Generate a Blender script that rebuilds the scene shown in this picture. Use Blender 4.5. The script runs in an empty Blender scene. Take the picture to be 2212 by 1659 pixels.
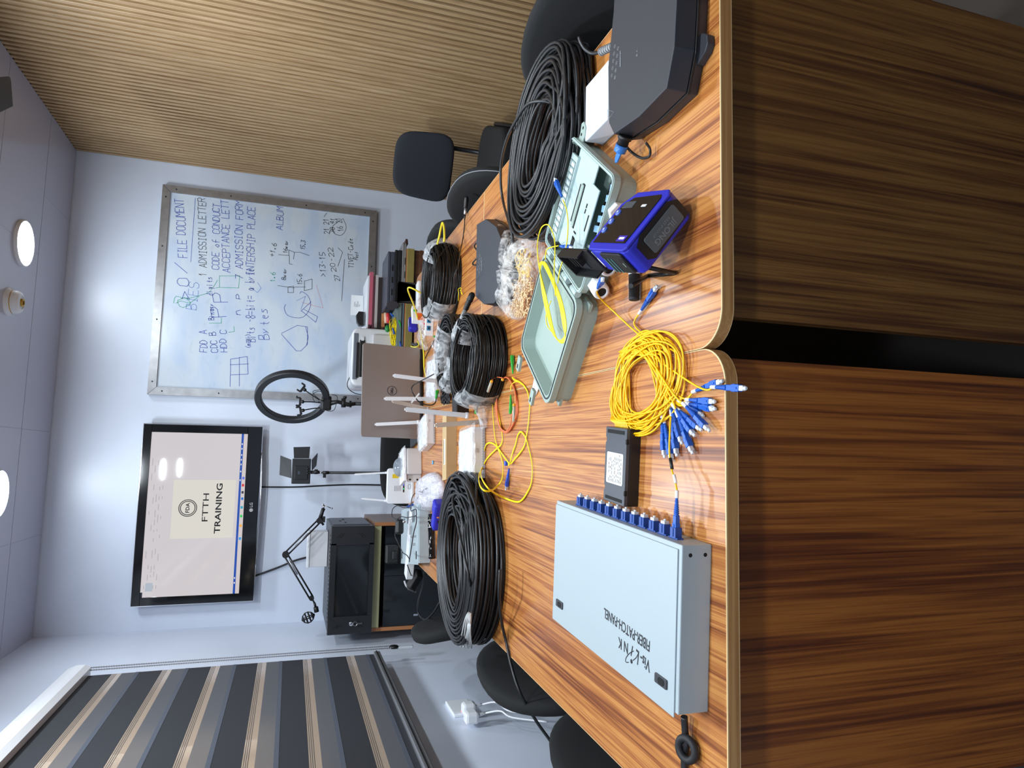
import bpy, bmesh, math, random
from mathutils import Vector, Matrix, Quaternion
PI = math.pi
random.seed(7)

# ------------------------------------------------------------------ camera, world, exposure
SC = bpy.context.scene
COL = SC.collection
F_PX = 1450.0
CAM_Z = 1.27                       # eye height, the desk tops are 0.75 m high
RW = [[0.993302, -0.105541, 0.047044], [0.011904, -0.311491, -0.950174], [0.114936, 0.94437, -0.308148]]
RW = Matrix(RW)                    # world -> upright camera axes (right, down, forward)
RT = RW.transposed()
cam_data = bpy.data.cameras.new('camera')
cam_data.sensor_fit = 'HORIZONTAL'
cam_data.sensor_width = 36.0
cam_data.lens = F_PX / 2212.0 * 36.0
cam_data.clip_start = 0.02
cam = bpy.data.objects.new('camera', cam_data)
COL.objects.link(cam)
right, down, fwd = (RT @ Vector(v) for v in ((1,0,0),(0,1,0),(0,0,1)))
# the photograph was taken with the phone turned on its side: the picture's right is the room's down
cam.matrix_world = Matrix.Translation((0,0,CAM_Z)) @ Matrix((down, right, -fwd)).transposed().to_4x4()
SC.camera = cam
SC.view_settings.view_transform = 'Standard'
SC.view_settings.look = 'None'
SC.view_settings.gamma = 1.0
SC.view_settings.use_curve_mapping = False
SC.view_settings.exposure = 0.0
W = bpy.data.worlds.new('daylight'); SC.world = W; W.use_nodes = True
W.node_tree.nodes['Background'].inputs['Color'].default_value = (1.0, 0.86, 0.66, 1)
W.node_tree.nodes['Background'].inputs['Strength'].default_value = 4.5
LAMP_POWER = 12
LAMP_COL = (0.84, 0.93, 1.0)

# ------------------------------------------------------------------ measuring helpers
def ray(x, y):
    return RT @ Vector((1659 - y - 829.5, x - 1106, F_PX))
def P(x, y, z=0.75):
    "point of the room at height z on the sight line of photo pixel (x, y)"
    r = ray(x, y); return r * ((z - CAM_Z) / r.z) + Vector((0,0,CAM_Z))
def PY(x, y, Y):
    r = ray(x, y); return r * (Y / r.y) + Vector((0,0,CAM_Z))
def PX(x, y, X):
    r = ray(x, y); return r * (X / r.x) + Vector((0,0,CAM_Z))
TZ = 0.75
D = 4.10; XR = 1.67; XL = -0.913; CZ = 2.468; YF = -1.6

# ------------------------------------------------------------------ materials
MATS = {}
def srgb(c):
    return tuple((v/255/12.92 if v/255 <= .04045 else ((v/255+.055)/1.055)**2.4) for v in c) + (1.0,)
def mat(name, rgb, rough=.5, metal=0., coat=0., emit=None, estr=0., spec=None, trans=0., alpha=1., bump=0., bscale=200., var=0., vscale=8., ior=None):
    if name in MATS: return MATS[name]
    m = bpy.data.materials.new(name); m.use_nodes = True; MATS[name] = m
    nt = m.node_tree; b = nt.nodes['Principled BSDF']
    c = srgb(rgb)
    b.inputs['Base Color'].default_value = c
    b.inputs['Roughness'].default_value = rough
    b.inputs['Metallic'].default_value = metal
    b.inputs['Coat Weight'].default_value = coat
    b.inputs['Coat Roughness'].default_value = .08
    if spec is not None: b.inputs['Specular IOR Level'].default_value = spec
    if trans: b.inputs['Transmission Weight'].default_value = trans
    if ior: b.inputs['IOR'].default_value = ior
    if alpha < 1: b.inputs['Alpha'].default_value = alpha
    if emit:
        b.inputs['Emission Color'].default_value = srgb(emit); b.inputs['Emission Strength'].default_value = estr
    if var or bump:
        tc = nt.nodes.new('ShaderNodeTexCoord')
        if var:
            n = nt.nodes.new('ShaderNodeTexNoise'); n.inputs['Scale'].default_value = vscale; n.inputs['Detail'].default_value = 5
            nt.links.new(tc.outputs['Object'], n.inputs['Vector'])
            r = nt.nodes.new('ShaderNodeValToRGB')
            r.color_ramp.elements[0].position = .3; r.color_ramp.elements[1].position = .7
            r.color_ramp.elements[0].color = tuple(v*(1-var) for v in c[:3]) + (1,)
            r.color_ramp.elements[1].color = tuple(min(1, v*(1+var)) for v in c[:3]) + (1,)
            nt.links.new(n.outputs['Fac'], r.inputs['Fac']); nt.links.new(r.outputs['Color'], b.inputs['Base Color'])
        if bump:
            n = nt.nodes.new('ShaderNodeTexNoise'); n.inputs['Scale'].default_value = bscale; n.inputs['Detail'].default_value = 3
            nt.links.new(tc.outputs['Object'], n.inputs['Vector'])
            bp = nt.nodes.new('ShaderNodeBump'); bp.inputs['Strength'].default_value = bump; bp.inputs['Distance'].default_value = .002
            nt.links.new(n.outputs['Fac'], bp.inputs['Height']); nt.links.new(bp.outputs['Normal'], b.inputs['Normal'])
    return m

def wood(name, axis, stops, rough=.3, coat=0., across=22., along=1.2, fine=120., off=(0,0,0), warp=.35, bump=0.):
    "streaky laminate: noise drawn out along one axis of the object"
    if name in MATS: return MATS[name]
    m = bpy.data.materials.new(name); m.use_nodes = True; MATS[name] = m
    nt = m.node_tree; N = nt.nodes; L = nt.links; b = N['Principled BSDF']
    tc = N.new('ShaderNodeTexCoord')
    def streak(sc_a, sc_l, o, detail):
        mp = N.new('ShaderNodeMapping')
        s = [sc_a]*3; s[axis] = sc_l
        mp.inputs['Scale'].default_value = s; mp.inputs['Location'].default_value = o
        L.new(tc.outputs['Object'], mp.inputs['Vector'])
        n = N.new('ShaderNodeTexNoise'); n.inputs['Scale'].default_value = 1; n.inputs['Detail'].default_value = detail
        n.inputs['Roughness'].default_value = .6; n.inputs['Distortion'].default_value = warp
        L.new(mp.outputs['Vector'], n.inputs['Vector']); return n.outputs['Fac']
    a = streak(across, along, off, 4); f = streak(fine, along*3.2, (3+off[0], 1, 2), 2)
    mx = N.new('ShaderNodeMix'); mx.data_type = 'FLOAT'; mx.inputs[0].default_value = .42
    L.new(a, mx.inputs[2]); L.new(f, mx.inputs[3])
    r = N.new('ShaderNodeValToRGB'); cr = r.color_ramp
    while len(cr.elements) < len(stops): cr.elements.new(.5)
    for e, (p, c) in zip(cr.elements, stops): e.position = p; e.color = srgb(c)
    L.new(mx.outputs[0], r.inputs['Fac']); L.new(r.outputs['Color'], b.inputs['Base Color'])
    b.inputs['Roughness'].default_value = rough
    b.inputs['Coat Weight'].default_value = coat; b.inputs['Coat Roughness'].default_value = .21
    if bump:
        bp = N.new('ShaderNodeBump'); bp.inputs['Strength'].default_value = bump; bp.inputs['Distance'].default_value = .001
        L.new(f, bp.inputs['Height']); L.new(bp.outputs['Normal'], b.inputs['Normal'])
        if coat: L.new(bp.outputs['Normal'], b.inputs['Coat Normal'])
    return m

# ------------------------------------------------------------------ mesh builder
class B:
    def __init__(s):
        s.bm = bmesh.new(); s.mats = []; s.cur = 0
    def m(s, material):
        if material not in s.mats: s.mats.append(material)
        s.cur = s.mats.index(material); return s
    def _new(s, before):
        for f in s.bm.faces:
            if f.index == -1 or f not in before: pass
    def poly(s, pts, smooth=False):
        vs = [s.bm.verts.new(p) for p in pts]
        f = s.bm.faces.new(vs); f.material_index = s.cur; f.smooth = smooth; return f
    def merge(s, bm2, M=None, smooth=False):
        if M is not None: bmesh.ops.transform(bm2, matrix=M, verts=bm2.verts)
        mp = {}
        for v in bm2.verts: mp[v] = s.bm.verts.new(v.co)
        for f in bm2.faces:
            try: g = s.bm.faces.new([mp[v] for v in f.verts])
            except ValueError: continue
            g.material_index = s.cur; g.smooth = smooth or f.smooth
        bm2.free(); return s
    def box(s, c, size, rot=None, bev=0., seg=2):
        b = bmesh.new(); bmesh.ops.create_cube(b, size=1)
        bmesh.ops.scale(b, vec=size, verts=b.verts)
        if bev: bmesh.ops.bevel(b, geom=b.edges[:], offset=bev, segments=seg, affect='EDGES', profile=.5)
        M = Matrix.Translation(c)
        if rot is not None:
            M = M @ (rot.to_4x4() if not isinstance(rot, (int, float)) else Matrix.Rotation(rot, 4, 'Z'))
        return s.merge(b, M)
    def prism(s, poly, z0, z1, bev=0., M=None, top=None, seg=2, smooth=False):
        "poly: list of (x, y); top: optional other outline at z1"
        b = bmesh.new(); n = len(poly); top = top or poly
        lo = [b.verts.new((p[0], p[1], z0)) for p in poly]; hi = [b.verts.new((p[0], p[1], z1)) for p in top]
        fs = [b.faces.new(lo[::-1]), b.faces.new(hi)]
        for i in range(n): fs.append(b.faces.new((lo[i], lo[(i+1)%n], hi[(i+1)%n], hi[i])))
        bmesh.ops.recalc_face_normals(b, faces=b.faces[:])
        if bev: bmesh.ops.bevel(b, geom=[e for e in b.edges if e.calc_face_angle(0) > .6], offset=bev, segments=seg, affect='EDGES', profile=.5)
        return s.merge(b, M, smooth)
    def loft(s, rings, cap=True, smooth=True, closed=False):
        n = len(rings[0]); R_ = [[s.bm.verts.new(p) for p in r] for r in rings]
        k = len(R_)
        for i in range(k if closed else k-1):
            a, c = R_[i], R_[(i+1) % k]
            for j in range(n):
                f = s.bm.faces.new((a[j], a[(j+1)%n], c[(j+1)%n], c[j])); f.material_index = s.cur; f.smooth = smooth
        if cap and not closed:
            for r in (R_[0][::-1], R_[-1]):
                f = s.bm.faces.new(r); f.material_index = s.cur
        return s
    def tube(s, pts, r, seg=8, closed=False, smooth_path=0, flat=1.):
        pts = [Vector(p) for p in pts]
        if smooth_path: pts = spline(pts, smooth_path, closed)
        n = len(pts); rings = []
        rr = r if hasattr(r, '__len__') else [r]*n
        if len(rr) != n: rr = [rr[min(len(rr)-1, int(i*len(rr)/n))] for i in range(n)]
        def tan(i):
            a = pts[(i-1) % n] if (closed or i > 0) else pts[0]
            c = pts[(i+1) % n] if (closed or i < n-1) else pts[-1]
            t = c - a; return t.normalized() if t.length > 1e-9 else Vector((0,0,1))
        t0 = tan(0); up = Vector((0,0,1)) if abs(t0.z) < .9 else Vector((1,0,0))
        nrm = (up - t0*up.dot(t0)).normalized(); pt = t0
        for i in range(n):
            t = tan(i); q = pt.rotation_difference(t); nrm = q @ nrm; nrm = (nrm - t*nrm.dot(t)).normalized(); pt = t
            bi = t.cross(nrm)
            rings.append([pts[i] + (nrm*math.cos(2*PI*j/seg)*flat + bi*math.sin(2*PI*j/seg))*rr[i] for j in range(seg)])
        return s.loft(rings, closed=closed)
    def cyl(s, a, b_, r, r2=None, seg=20):
        a, b_ = Vector(a), Vector(b_); r2 = r if r2 is None else r2
        d = (b_-a).normalized(); u = d.orthogonal().normalized(); v = d.cross(u)
        rings = [[p + (u*math.cos(2*PI*j/seg)+v*math.sin(2*PI*j/seg))*q for j in range(seg)] for p, q in ((a, r), (b_, r2))]
        n0 = len(s.bm.faces)
        return s.loft(rings)
    def lathe(s, prof, o=(0,0,0), d=(0,0,1), seg=28, cap=True):
        "prof: (radius, height) pairs along axis d from o"
        o = Vector(o); d = Vector(d).normalized(); u = d.orthogonal().normalized(); v = d.cross(u)
        rings = [[o + d*h + (u*math.cos(2*PI*j/seg)+v*math.sin(2*PI*j/seg))*max(q, 1e-4) for j in range(seg)] for q, h in prof]
        return s.loft(rings, cap=cap)
    def sphere(s, c, r, seg=16, scale=(1,1,1)):
        b = bmesh.new(); bmesh.ops.create_uvsphere(b, u_segments=seg, v_segments=seg//2, radius=r)
        for f in b.faces: f.smooth = True
        return s.merge(b, Matrix.Translation(c) @ Matrix.Diagonal((*scale, 1)), True)
    def text(s, txt, M, size, bold=0., width=None, ext=.0003, shear=0.):
        cu = bpy.data.curves.new('t', 'FONT'); cu.body = txt; cu.size = size; cu.offset = bold; cu.extrude = ext; cu.shear = shear
        cu.align_x = 'CENTER'; cu.align_y = 'CENTER'; cu.resolution_u = 3
        o = bpy.data.objects.new('t', cu); COL.objects.link(o)
        dg = bpy.context.evaluated_depsgraph_get(); me = bpy.data.meshes.new_from_object(o.evaluated_get(dg))
        bpy.data.objects.remove(o); bpy.data.curves.remove(cu)
        b = bmesh.new(); b.from_mesh(me); bpy.data.meshes.remove(me)
        if width and len(b.verts):
            xs = [v.co.x for v in b.verts]; k = width/(max(xs)-min(xs))
            for v in b.verts: v.co.x *= k
        return s.merge(b, M)
    def out(s, name, parent=None, loc=None, rot=None, bevel=0.):
        me = bpy.data.meshes.new(name)
        bmesh.ops.recalc_face_normals(s.bm, faces=s.bm.faces[:])
        s.bm.to_mesh(me); s.bm.free()
        for m_ in s.mats: me.materials.append(m_)
        o = bpy.data.objects.new(name, me); COL.objects.link(o)
        if parent is not None:
            o.parent = parent
            anc = parent
            while anc.parent is not None: anc = anc.parent
            wl = anc.get('_w')
            if wl is not None:
                me.transform(Matrix.Translation(-Vector(wl)))
        if loc is not None: o.location = loc
        if rot is not None: o.rotation_euler = rot
        if bevel:
            md = o.modifiers.new('bevel', 'BEVEL'); md.width = bevel; md.segments = 2; md.limit_method = 'ANGLE'
        return o
s_local = [False]
def spline(pts, k, closed=False):
    "Catmull-Rom through the points, k steps between neighbours"
    n = len(pts); out = []
    for i in range(n if closed else n-1):
        if closed: p0, p1, p2, p3 = (pts[(i+j) % n] for j in (-1,0,1,2))
        else: p0, p1, p2, p3 = pts[max(i-1,0)], pts[i], pts[i+1], pts[min(i+2,n-1)]
        for j in range(k):
            t = j/k
            out.append(.5*((2*p1) + (p2-p0)*t + (2*p0-5*p1+4*p2-p3)*t*t + (3*p1-p0-3*p2+p3)*t**3))
    if not closed: out.append(pts[-1])
    return out
def frame(o, xdir, ydir):
    "matrix whose x and y run along the given directions from o"
    x = Vector(xdir).normalized(); y = Vector(ydir); y = (y - x*y.dot(x)).normalized(); z = x.cross(y)
    return Matrix.Translation(o) @ Matrix((x, y, z)).transposed().to_4x4()
def rrect(w, h, r, n=6, cx=0, cy=0):
    pts = []
    for sx, sy, a0 in ((1,1,0),(-1,1,90),(-1,-1,180),(1,-1,270)):
        for i in range(n+1):
            a = math.radians(a0 + 90*i/n); pts.append((cx+sx*(w/2-r)+r*math.cos(a), cy+sy*(h/2-r)+r*math.sin(a)))
    return pts
def thing(name, label, cat, loc=(0,0,0), rotz=0., group=None, world=False):
    "an Empty at the base of the thing; world=True: its parts are written in room coordinates"
    o = bpy.data.objects.new(name, None); COL.objects.link(o)
    o.location = loc; o.rotation_euler = (0,0,rotz); o.empty_display_size = .05
    o['label'] = label; o['category'] = cat
    if group: o['group'] = group
    if world: o['_w'] = tuple(loc)
    return o
def tag(o, label, cat, group=None, kind=None):
    o['label'] = label; o['category'] = cat
    if group: o['group'] = group
    if kind: o['kind'] = kind
    return o
def struct(name, b, loc=None):
    o = b.out(name, loc=loc); o['kind'] = 'structure'; return o
def dup(root, label=None, loc=None, rotz=None, group=None):
    r = root.copy(); COL.objects.link(r)
    if loc is not None: r.location = loc
    if rotz is not None: r.rotation_euler = (0,0,rotz)
    if label: r['label'] = label
    if group: r['group'] = group
    for ch in list(root.children):
        c = ch.copy(); COL.objects.link(c); c.parent = r
        for g in list(ch.children):
            d_ = g.copy(); COL.objects.link(d_); d_.parent = c
    return r

# ------------------------------------------------------------------ shared materials
M_wall = mat('wall_paint', (218,226,241), .34, var=.035, vscale=3, bump=.06, bscale=25)
M_ceil = mat('ceiling_panel', (184,185,201), .18)
M_floor = mat('floor_tile', (58,54,52), .3)
M_black = mat('black_plastic', (22,22,24), .42)
M_blackm = mat('matt_black', (30,31,34), .62)
M_gloss = mat('gloss_black', (12,13,16), .08)
M_white = mat('white_plastic', (232,234,238), .38)
M_dark = mat('dark_gap', (10,10,10), .8)
M_alu = mat('aluminium', (176,178,182), .38, metal=.85)
M_chrome = mat('chrome', (215,215,220), .12, metal=1.)
M_blue = mat('connector_blue', (28,92,190), .38)
M_yel = mat('fibre_yellow', (247,196,8), .4)
M_ylc = mat('patch_yellow', (250,226,20), .4)
M_green = mat('connector_green', (40,170,60), .38)
ZEB = [(.30,(84,38,12)),(.40,(126,64,24)),(.47,(172,104,46)),(.54,(204,140,72)),(.60,(160,88,38)),(.68,(218,160,88)),(.76,(132,70,28))]
ZEB_SHADED = [(.30,(50,24,10)),(.42,(84,48,20)),(.50,(112,74,32)),(.58,(132,92,44)),(.66,(90,52,22)),(.76,(140,100,50))]  # laminate stops darkened to carry the dimmer light on the end panels
M_top = wood('desk_laminate', 1, ZEB, .42, coat=.55, across=34, along=.75, fine=170, bump=.10)
M_end = wood('desk_end_laminate', 2, ZEB_SHADED, .4, coat=.15, across=34, along=.8, fine=170, off=(4,2,0))
M_endl = wood('desk_end_laminate_red', 2, [(p,(min(255,int(c[0]*1.26)),int(c[1]*1.08),int(c[2]*.88))) for p,c in ZEB_SHADED], .4, coat=.15, across=34, along=.8, fine=170, off=(9,5,0))
M_band = wood('edge_band', 0, [(.3,(150,104,58)),(.5,(178,130,78)),(.7,(200,156,100))], .45, across=150, along=2, fine=400)
M_lip = mat('edge_lip', (222,190,140), .4)
M_slat = wood('slat_laminate', 2, [(.3,(140,108,72)),(.5,(168,138,100)),(.7,(188,160,124))], .5, across=60, along=2.5, fine=160)
M_groove = wood('slat_groove_shade', 2, [(.3,(62,42,24)),(.5,(84,60,34)),(.7,(98,72,44))], .6, across=60, along=2.5, fine=160)  # slat laminate darkened: the shade inside the grooves is put into the colour

# ------------------------------------------------------------------ room
s = B().m(M_floor); s.box(((XL+XR)/2, (YF+D)/2, -.05), (XR-XL+.4, D-YF+.4, .1)); struct('floor', s)
s = B().m(M_wall); s.box(((XL+XR)/2, D+.06, CZ/2), (XR-XL+.4, .12, CZ+.1)); struct('wall_back', s)
s = B().m(M_wall); s.box(((XL+XR)/2, YF-.06, CZ/2), (XR-XL+.4, .12, CZ+.1)); struct('wall_front', s)
# slatted wall: ridges 20 mm wide at a pitch of 33.4 mm
s = B().m(M_groove); s.box((XR+.075, (YF+D)/2, CZ/2), (.12, D-YF, CZ+.1))
s.m(M_slat); y = 4.094
while y > YF:
    s.prism([(XR+.018, y), (XR+.002, y-.001), (XR, y-.003), (XR, y-.017), (XR+.002, y-.019), (XR+.018, y-.020)], 0, CZ)
    y -= .0334
struct('wall_right', s)
# left wall with the window opening behind the blind
WY0, WY1, WZ0, WZ1 = .75, 2.46, 1.20, 2.20
s = B().m(M_wall); X0 = XL-.12
for y0, y1, z0, z1 in ((YF, WY0, 0, CZ), (WY1, D, 0, CZ), (WY0, WY1, 0, WZ0), (WY0, WY1, WZ1, CZ)):
    s.box((XL-.06, (y0+y1)/2, (z0+z1)/2), (.12, y1-y0, z1-z0))
struct('wall_left', s)
# ceiling: glossy panels with open joints
s = B().m(mat('ceiling_joint', (70,66,84), .6)); s.box(((XL+XR)/2, (YF+D)/2, CZ+.06), (XR-XL+.4, D-YF+.4, .1))
s.m(M_ceil); ys = [D-.006, 3.69, 3.18]; 
while ys[-1] > YF: ys.append(ys[-1]-.51)
for i in range(len(ys)-1):
    a, b_ = ys[i]-.0025, ys[i+1]+.0025
    xs = [XL, -.40, .125, 1.26, XR] if i < 1 else [XL, -.40, .125, .96, XR]
    for j in range(len(xs)-1):
        s.box(((xs[j]+xs[j+1])/2, (a+b_)/2, CZ+.004), (xs[j+1]-xs[j]-.0008, a-b_, .008))
struct('ceiling', s)
YT = 0.029009
def DK(a, b, z=TZ):
    "point in the desks' own axes (they stand 1.7 degrees off the walls)"
    return Vector((a*math.cos(YT)+b*math.sin(YT), -a*math.sin(YT)+b*math.cos(YT), z))

# ------------------------------------------------------------------ window and zebra blind on the left wall
s = B().m(mat('window_frame', (70,60,52), .4))
xw = XL-.07
for y0, y1, z0, z1 in ((WY0, WY1, WZ0, WZ0+.04), (WY0, WY1, WZ1-.04, WZ1), (WY0, WY0+.04, WZ0, WZ1), (WY1-.04, WY1, WZ0, WZ1), ((WY0+WY1)/2-.025, (WY0+WY1)/2+.025, WZ0, WZ1)):
    s.box((xw, (y0+y1)/2, (z0+z1)/2), (.05, y1-y0, z1-z0))
gl = mat('window_glass', (235,240,240), .02, trans=1., ior=1.02)
s.m(gl).box((xw, (WY0+WY1)/2, (WZ0+WZ1)/2), (.004, WY1-WY0-.06, WZ1-WZ0-.06))
struct('window_1', s)
XB = -.86
BY0, BY1 = .45, 3.13
t = thing('zebra_blind', 'dark grey and sheer striped roller blind over the window on the left wall', 'blind', (XB, 0, 0), world=True)
s = B().m(M_white)
prof = [(XB-.045,2.075),(XB+.0,2.078),(XB+.028,2.065),(XB+.040,2.035),(XB+.040,2.005),(XB+.028,1.985),(XB-.045,1.985)]
s.loft([[Vector((x, BY0-.05, z)) for x, z in prof], [Vector((x, BY1+.03, z)) for x, z in prof]], smooth=False)
s.m(M_chrome).box((XB-.005, BY1+.032, 2.02), (.05, .004, .05)); s.out('headrail', t)
def stripes(z):
    pass
m = bpy.data.materials.new('blind_sheer'); m.use_nodes = True
nt = m.node_tree; pb = nt.nodes['Principled BSDF']; pb.inputs['Base Color'].default_value = srgb((112,114,120)); pb.inputs['Roughness'].default_value = .7
tr = nt.nodes.new('ShaderNodeBsdfTransparent'); tl = nt.nodes.new('ShaderNodeBsdfTranslucent'); tl.inputs['Color'].default_value = srgb((150,140,128))
m1 = nt.nodes.new('ShaderNodeMixShader'); m1.inputs[0].default_value = .35; m2 = nt.nodes.new('ShaderNodeMixShader'); m2.inputs[0].default_value = .10
nt.links.new(pb.outputs[0], m1.inputs[1]); nt.links.new(tl.outputs[0], m1.inputs[2]); nt.links.new(m1.outputs[0], m2.inputs[1]); nt.links.new(tr.outputs[0], m2.inputs[2])
nt.links.new(m2.outputs[0], nt.nodes['Material Output'].inputs['Surface'])
M_sheer = m
M_fab = mat('blind_dark_band', (36,38,44), .75, bump=.2, bscale=400)
M_warm = mat('blind_thread_band', (226,200,168), .6, emit=None)
mw = bpy.data.materials.new('blind_open_weave'); mw.use_nodes = True
nt = mw.node_tree; pb = nt.nodes['Principled BSDF']; pb.inputs['Base Color'].default_value = srgb((190,170,150)); pb.inputs['Roughness'].default_value = .7
tr = nt.nodes.new('ShaderNodeBsdfTransparent'); m2 = nt.nodes.new('ShaderNodeMixShader'); m2.inputs[0].default_value = .5
nt.links.new(pb.outputs[0], m2.inputs[1]); nt.links.new(tr.outputs[0], m2.inputs[2]); nt.links.new(m2.outputs[0], nt.nodes['Material Output'].inputs['Surface'])
zt = 1.99; k = 0
dk = B().m(M_fab); sh = B().m(M_sheer)
# dark bands 90 mm, open thread edge, sheer band 80 mm, repeated down to the bottom rail
z = 1.985
first = True
def strip(bb, za, zb, dx=0.):
    bb.box((XB+.004+dx, (BY0+BY1)/2, (za+zb)/2), (.0012, BY1-BY0, za-zb))
while z > .90:
    h = .082
    a = max(z-h, .88); strip(dk, z, a); z = a
    if z <= .885: break
    # threads: thin dark lines with open weave between
    for q in range(3):
        sh.m(mw); strip(sh, z, z-.004); z -= .004
        dk.m(M_fab); strip(dk, z, z-.0016); z -= .0016
    sh.m(mw); strip(sh, z, z-.018); z -= .018
    sh.m(M_sheer); strip(sh, z, z-.050); z -= .050
    dk.m(mat('blind_fold', (74,80,92), .7)); strip(dk, z, z-.014, .0008); z -= .014
    dk.m(M_fab)
dk.out('dark_bands', t); sh.out('sheer_bands', t)
s = B().m(M_alu); s.box((XB+.006, (BY0+BY1)/2, .866), (.022, BY1-BY0, .028), bev=.004)
s.m(M_black).box((XB+.018, (BY0+BY1)/2, .868), (.003, BY1-BY0, .005)); s.out('bottom_rail', t)
s = B().m(mat('bead_chain_white', (150,152,158), .5))
for yy in (BY1+.055, BY1+.02):
    zc = 1.99
    s.tube([(XB+.02, yy, 1.99), (XB+.02, yy+.0, .80)], .0022, 6)
    q = 0
    while zc > .80: s.box((XB+.02, yy, zc), (.005, .005, .0045)); zc -= .009; q += 1
s.out('bead_chain', t)
s = B().m(M_black); s.lathe([(0,0),(.018,.001),(.022,.006),(.018,.012),(0,.013)], (XB+.013, BY1+.037, .785), (1,0,0))
s.m(mat('clear_bracket', (200,205,212), .15)).box((XB+.014, BY1+.037, .735), (.014, .026, .075), bev=.005); s.out('chain_weight', t)

# ------------------------------------------------------------------ ceiling lamps
M_lamp = mat('lamp_diffuser', (255,255,255), .4, emit=(225,240,255), estr=14)
LAMPS = [(.955, 3.49), (-.165, 3.47), (-.115, .82), (-.11, -.21), (1.0, .82), (1.0, 2.1), (-.115, 2.1)]
def lamp(i, x, y, lab):
    t = thing('ceiling_lamp', lab, 'lamp', (x, y, CZ-.014))
    s = B().m(M_white); s.lathe([(.106,.014),(.106,.004),(.102,0),(.100,0),(.100,.004)], (0,0,0), (0,0,1), 40, cap=False); s.out('ring', t)
    s = B().m(M_lamp); s.lathe([(.100,.004),(.100,.001),(.08,-.004),(.045,-.008),(0,-.009)], (0,0,0), (0,0,1), 40, cap=False); s.out('diffuser', t)
    ld = bpy.data.lights.new('lamp_light', 'AREA'); ld.shape = 'DISK'; ld.size = .2; ld.energy = LAMP_POWER*(.52 if y > 3 else 2.1 if y > 1.5 else 1.25); ld.color = LAMP_COL
    lo = bpy.data.objects.new('lamp_light', ld); COL.objects.link(lo); lo.parent = t; lo.location = (0,0,-.02)
    return t
labs = ['glowing round ceiling lamp above the whiteboard', 'glowing round ceiling lamp above the television, cut off by the frame'] + ['round ceiling lamp behind the photographer'] * 5
for i, (x, y) in enumerate(LAMPS):
    if i < 2: lamp(i, x, y, labs[i])
    else:
        t = lamp(i, x, y, 'round ceiling lamp out of view behind the camera'); t['group'] = 'ceiling lamps out of view'

# ceiling rose with a socket, and the tip of a fan blade
p = PX(30, 655, .66)
t = thing('lamp_socket', 'white domed lamp socket with a brass contact on the ceiling above the whiteboard', 'lamp socket', (.665, 3.40, CZ))
s = B().m(M_white); s.lathe([(.062,0),(.062,-.008),(.052,-.016),(.050,-.034),(.044,-.046),(.028,-.052),(.027,-.048)], (0,0,0), (0,0,1), 36, cap=False)
s.lathe([(.027,-.048),(.0001,-.044)], (0,0,0), (0,0,1), 36, cap=False); s.out('rose', t)
s = B().m(mat('brass', (190,150,60), .3, metal=1.)); s.lathe([(.017,-.045),(.017,-.056),(.012,-.056),(.011,-.048),(0.001,-.048)], (0,0,0), (0,0,1), 24, cap=False)
s.lathe([(.0515,-.017),(.0525,-.019),(.0515,-.021)], (0,0,0), (0,0,1), 36, cap=False); s.out('contact', t)
t = thing('ceiling_fan', 'dark grey tip of a ceiling fan blade against the slatted wall', 'fan', (1.02, 2.05, CZ), world=True)
a = PY(0, 166, 2.55); b_ = PY(31, 171, 2.55); c_ = PY(8, 232, 2.55); d_ = PY(0, 232, 2.55)
# fan: motor, rod and three blades at 2.17 m; one blade reaches into view
tip = PY(14, 200, 2.62)
zf = tip.z; hub = Vector((.83, 2.02, zf))
s = B().m(M_blackm); s.lathe([(.0,.05),(.08,.045),(.10,.0),(.09,-.04),(.0,-.05)], hub); s.out('motor', t)
s = B().m(M_blackm); s.cyl(hub, (hub.x, hub.y, CZ), .012); s.lathe([(.012,0),(.05,.05),(.055,.06)], (hub.x, hub.y, CZ-.06)); s.out('rod', t)
dv = (Vector((tip.x, tip.y, 0)) - Vector((hub.x, hub.y, 0))); L_ = dv.length + .035; ang = math.atan2(dv.y, dv.x)
for q in range(3):
    s = B().m(mat('fan_blade', (44,52,60), .5))
    Mb = Matrix.Translation(hub) @ Matrix.Rotation(ang + q*2*PI/3, 4, 'Z') @ Matrix.Rotation(.1, 4, 'X')
    s.prism([(.09,-.045),(L_*.7,-.062),(L_-.01,-.05),(L_,-.035),(L_+.012,.05),(L_*.7,.062),(.09,.045)], -.003, .003, M=Mb); s.out('blade', t)

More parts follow.
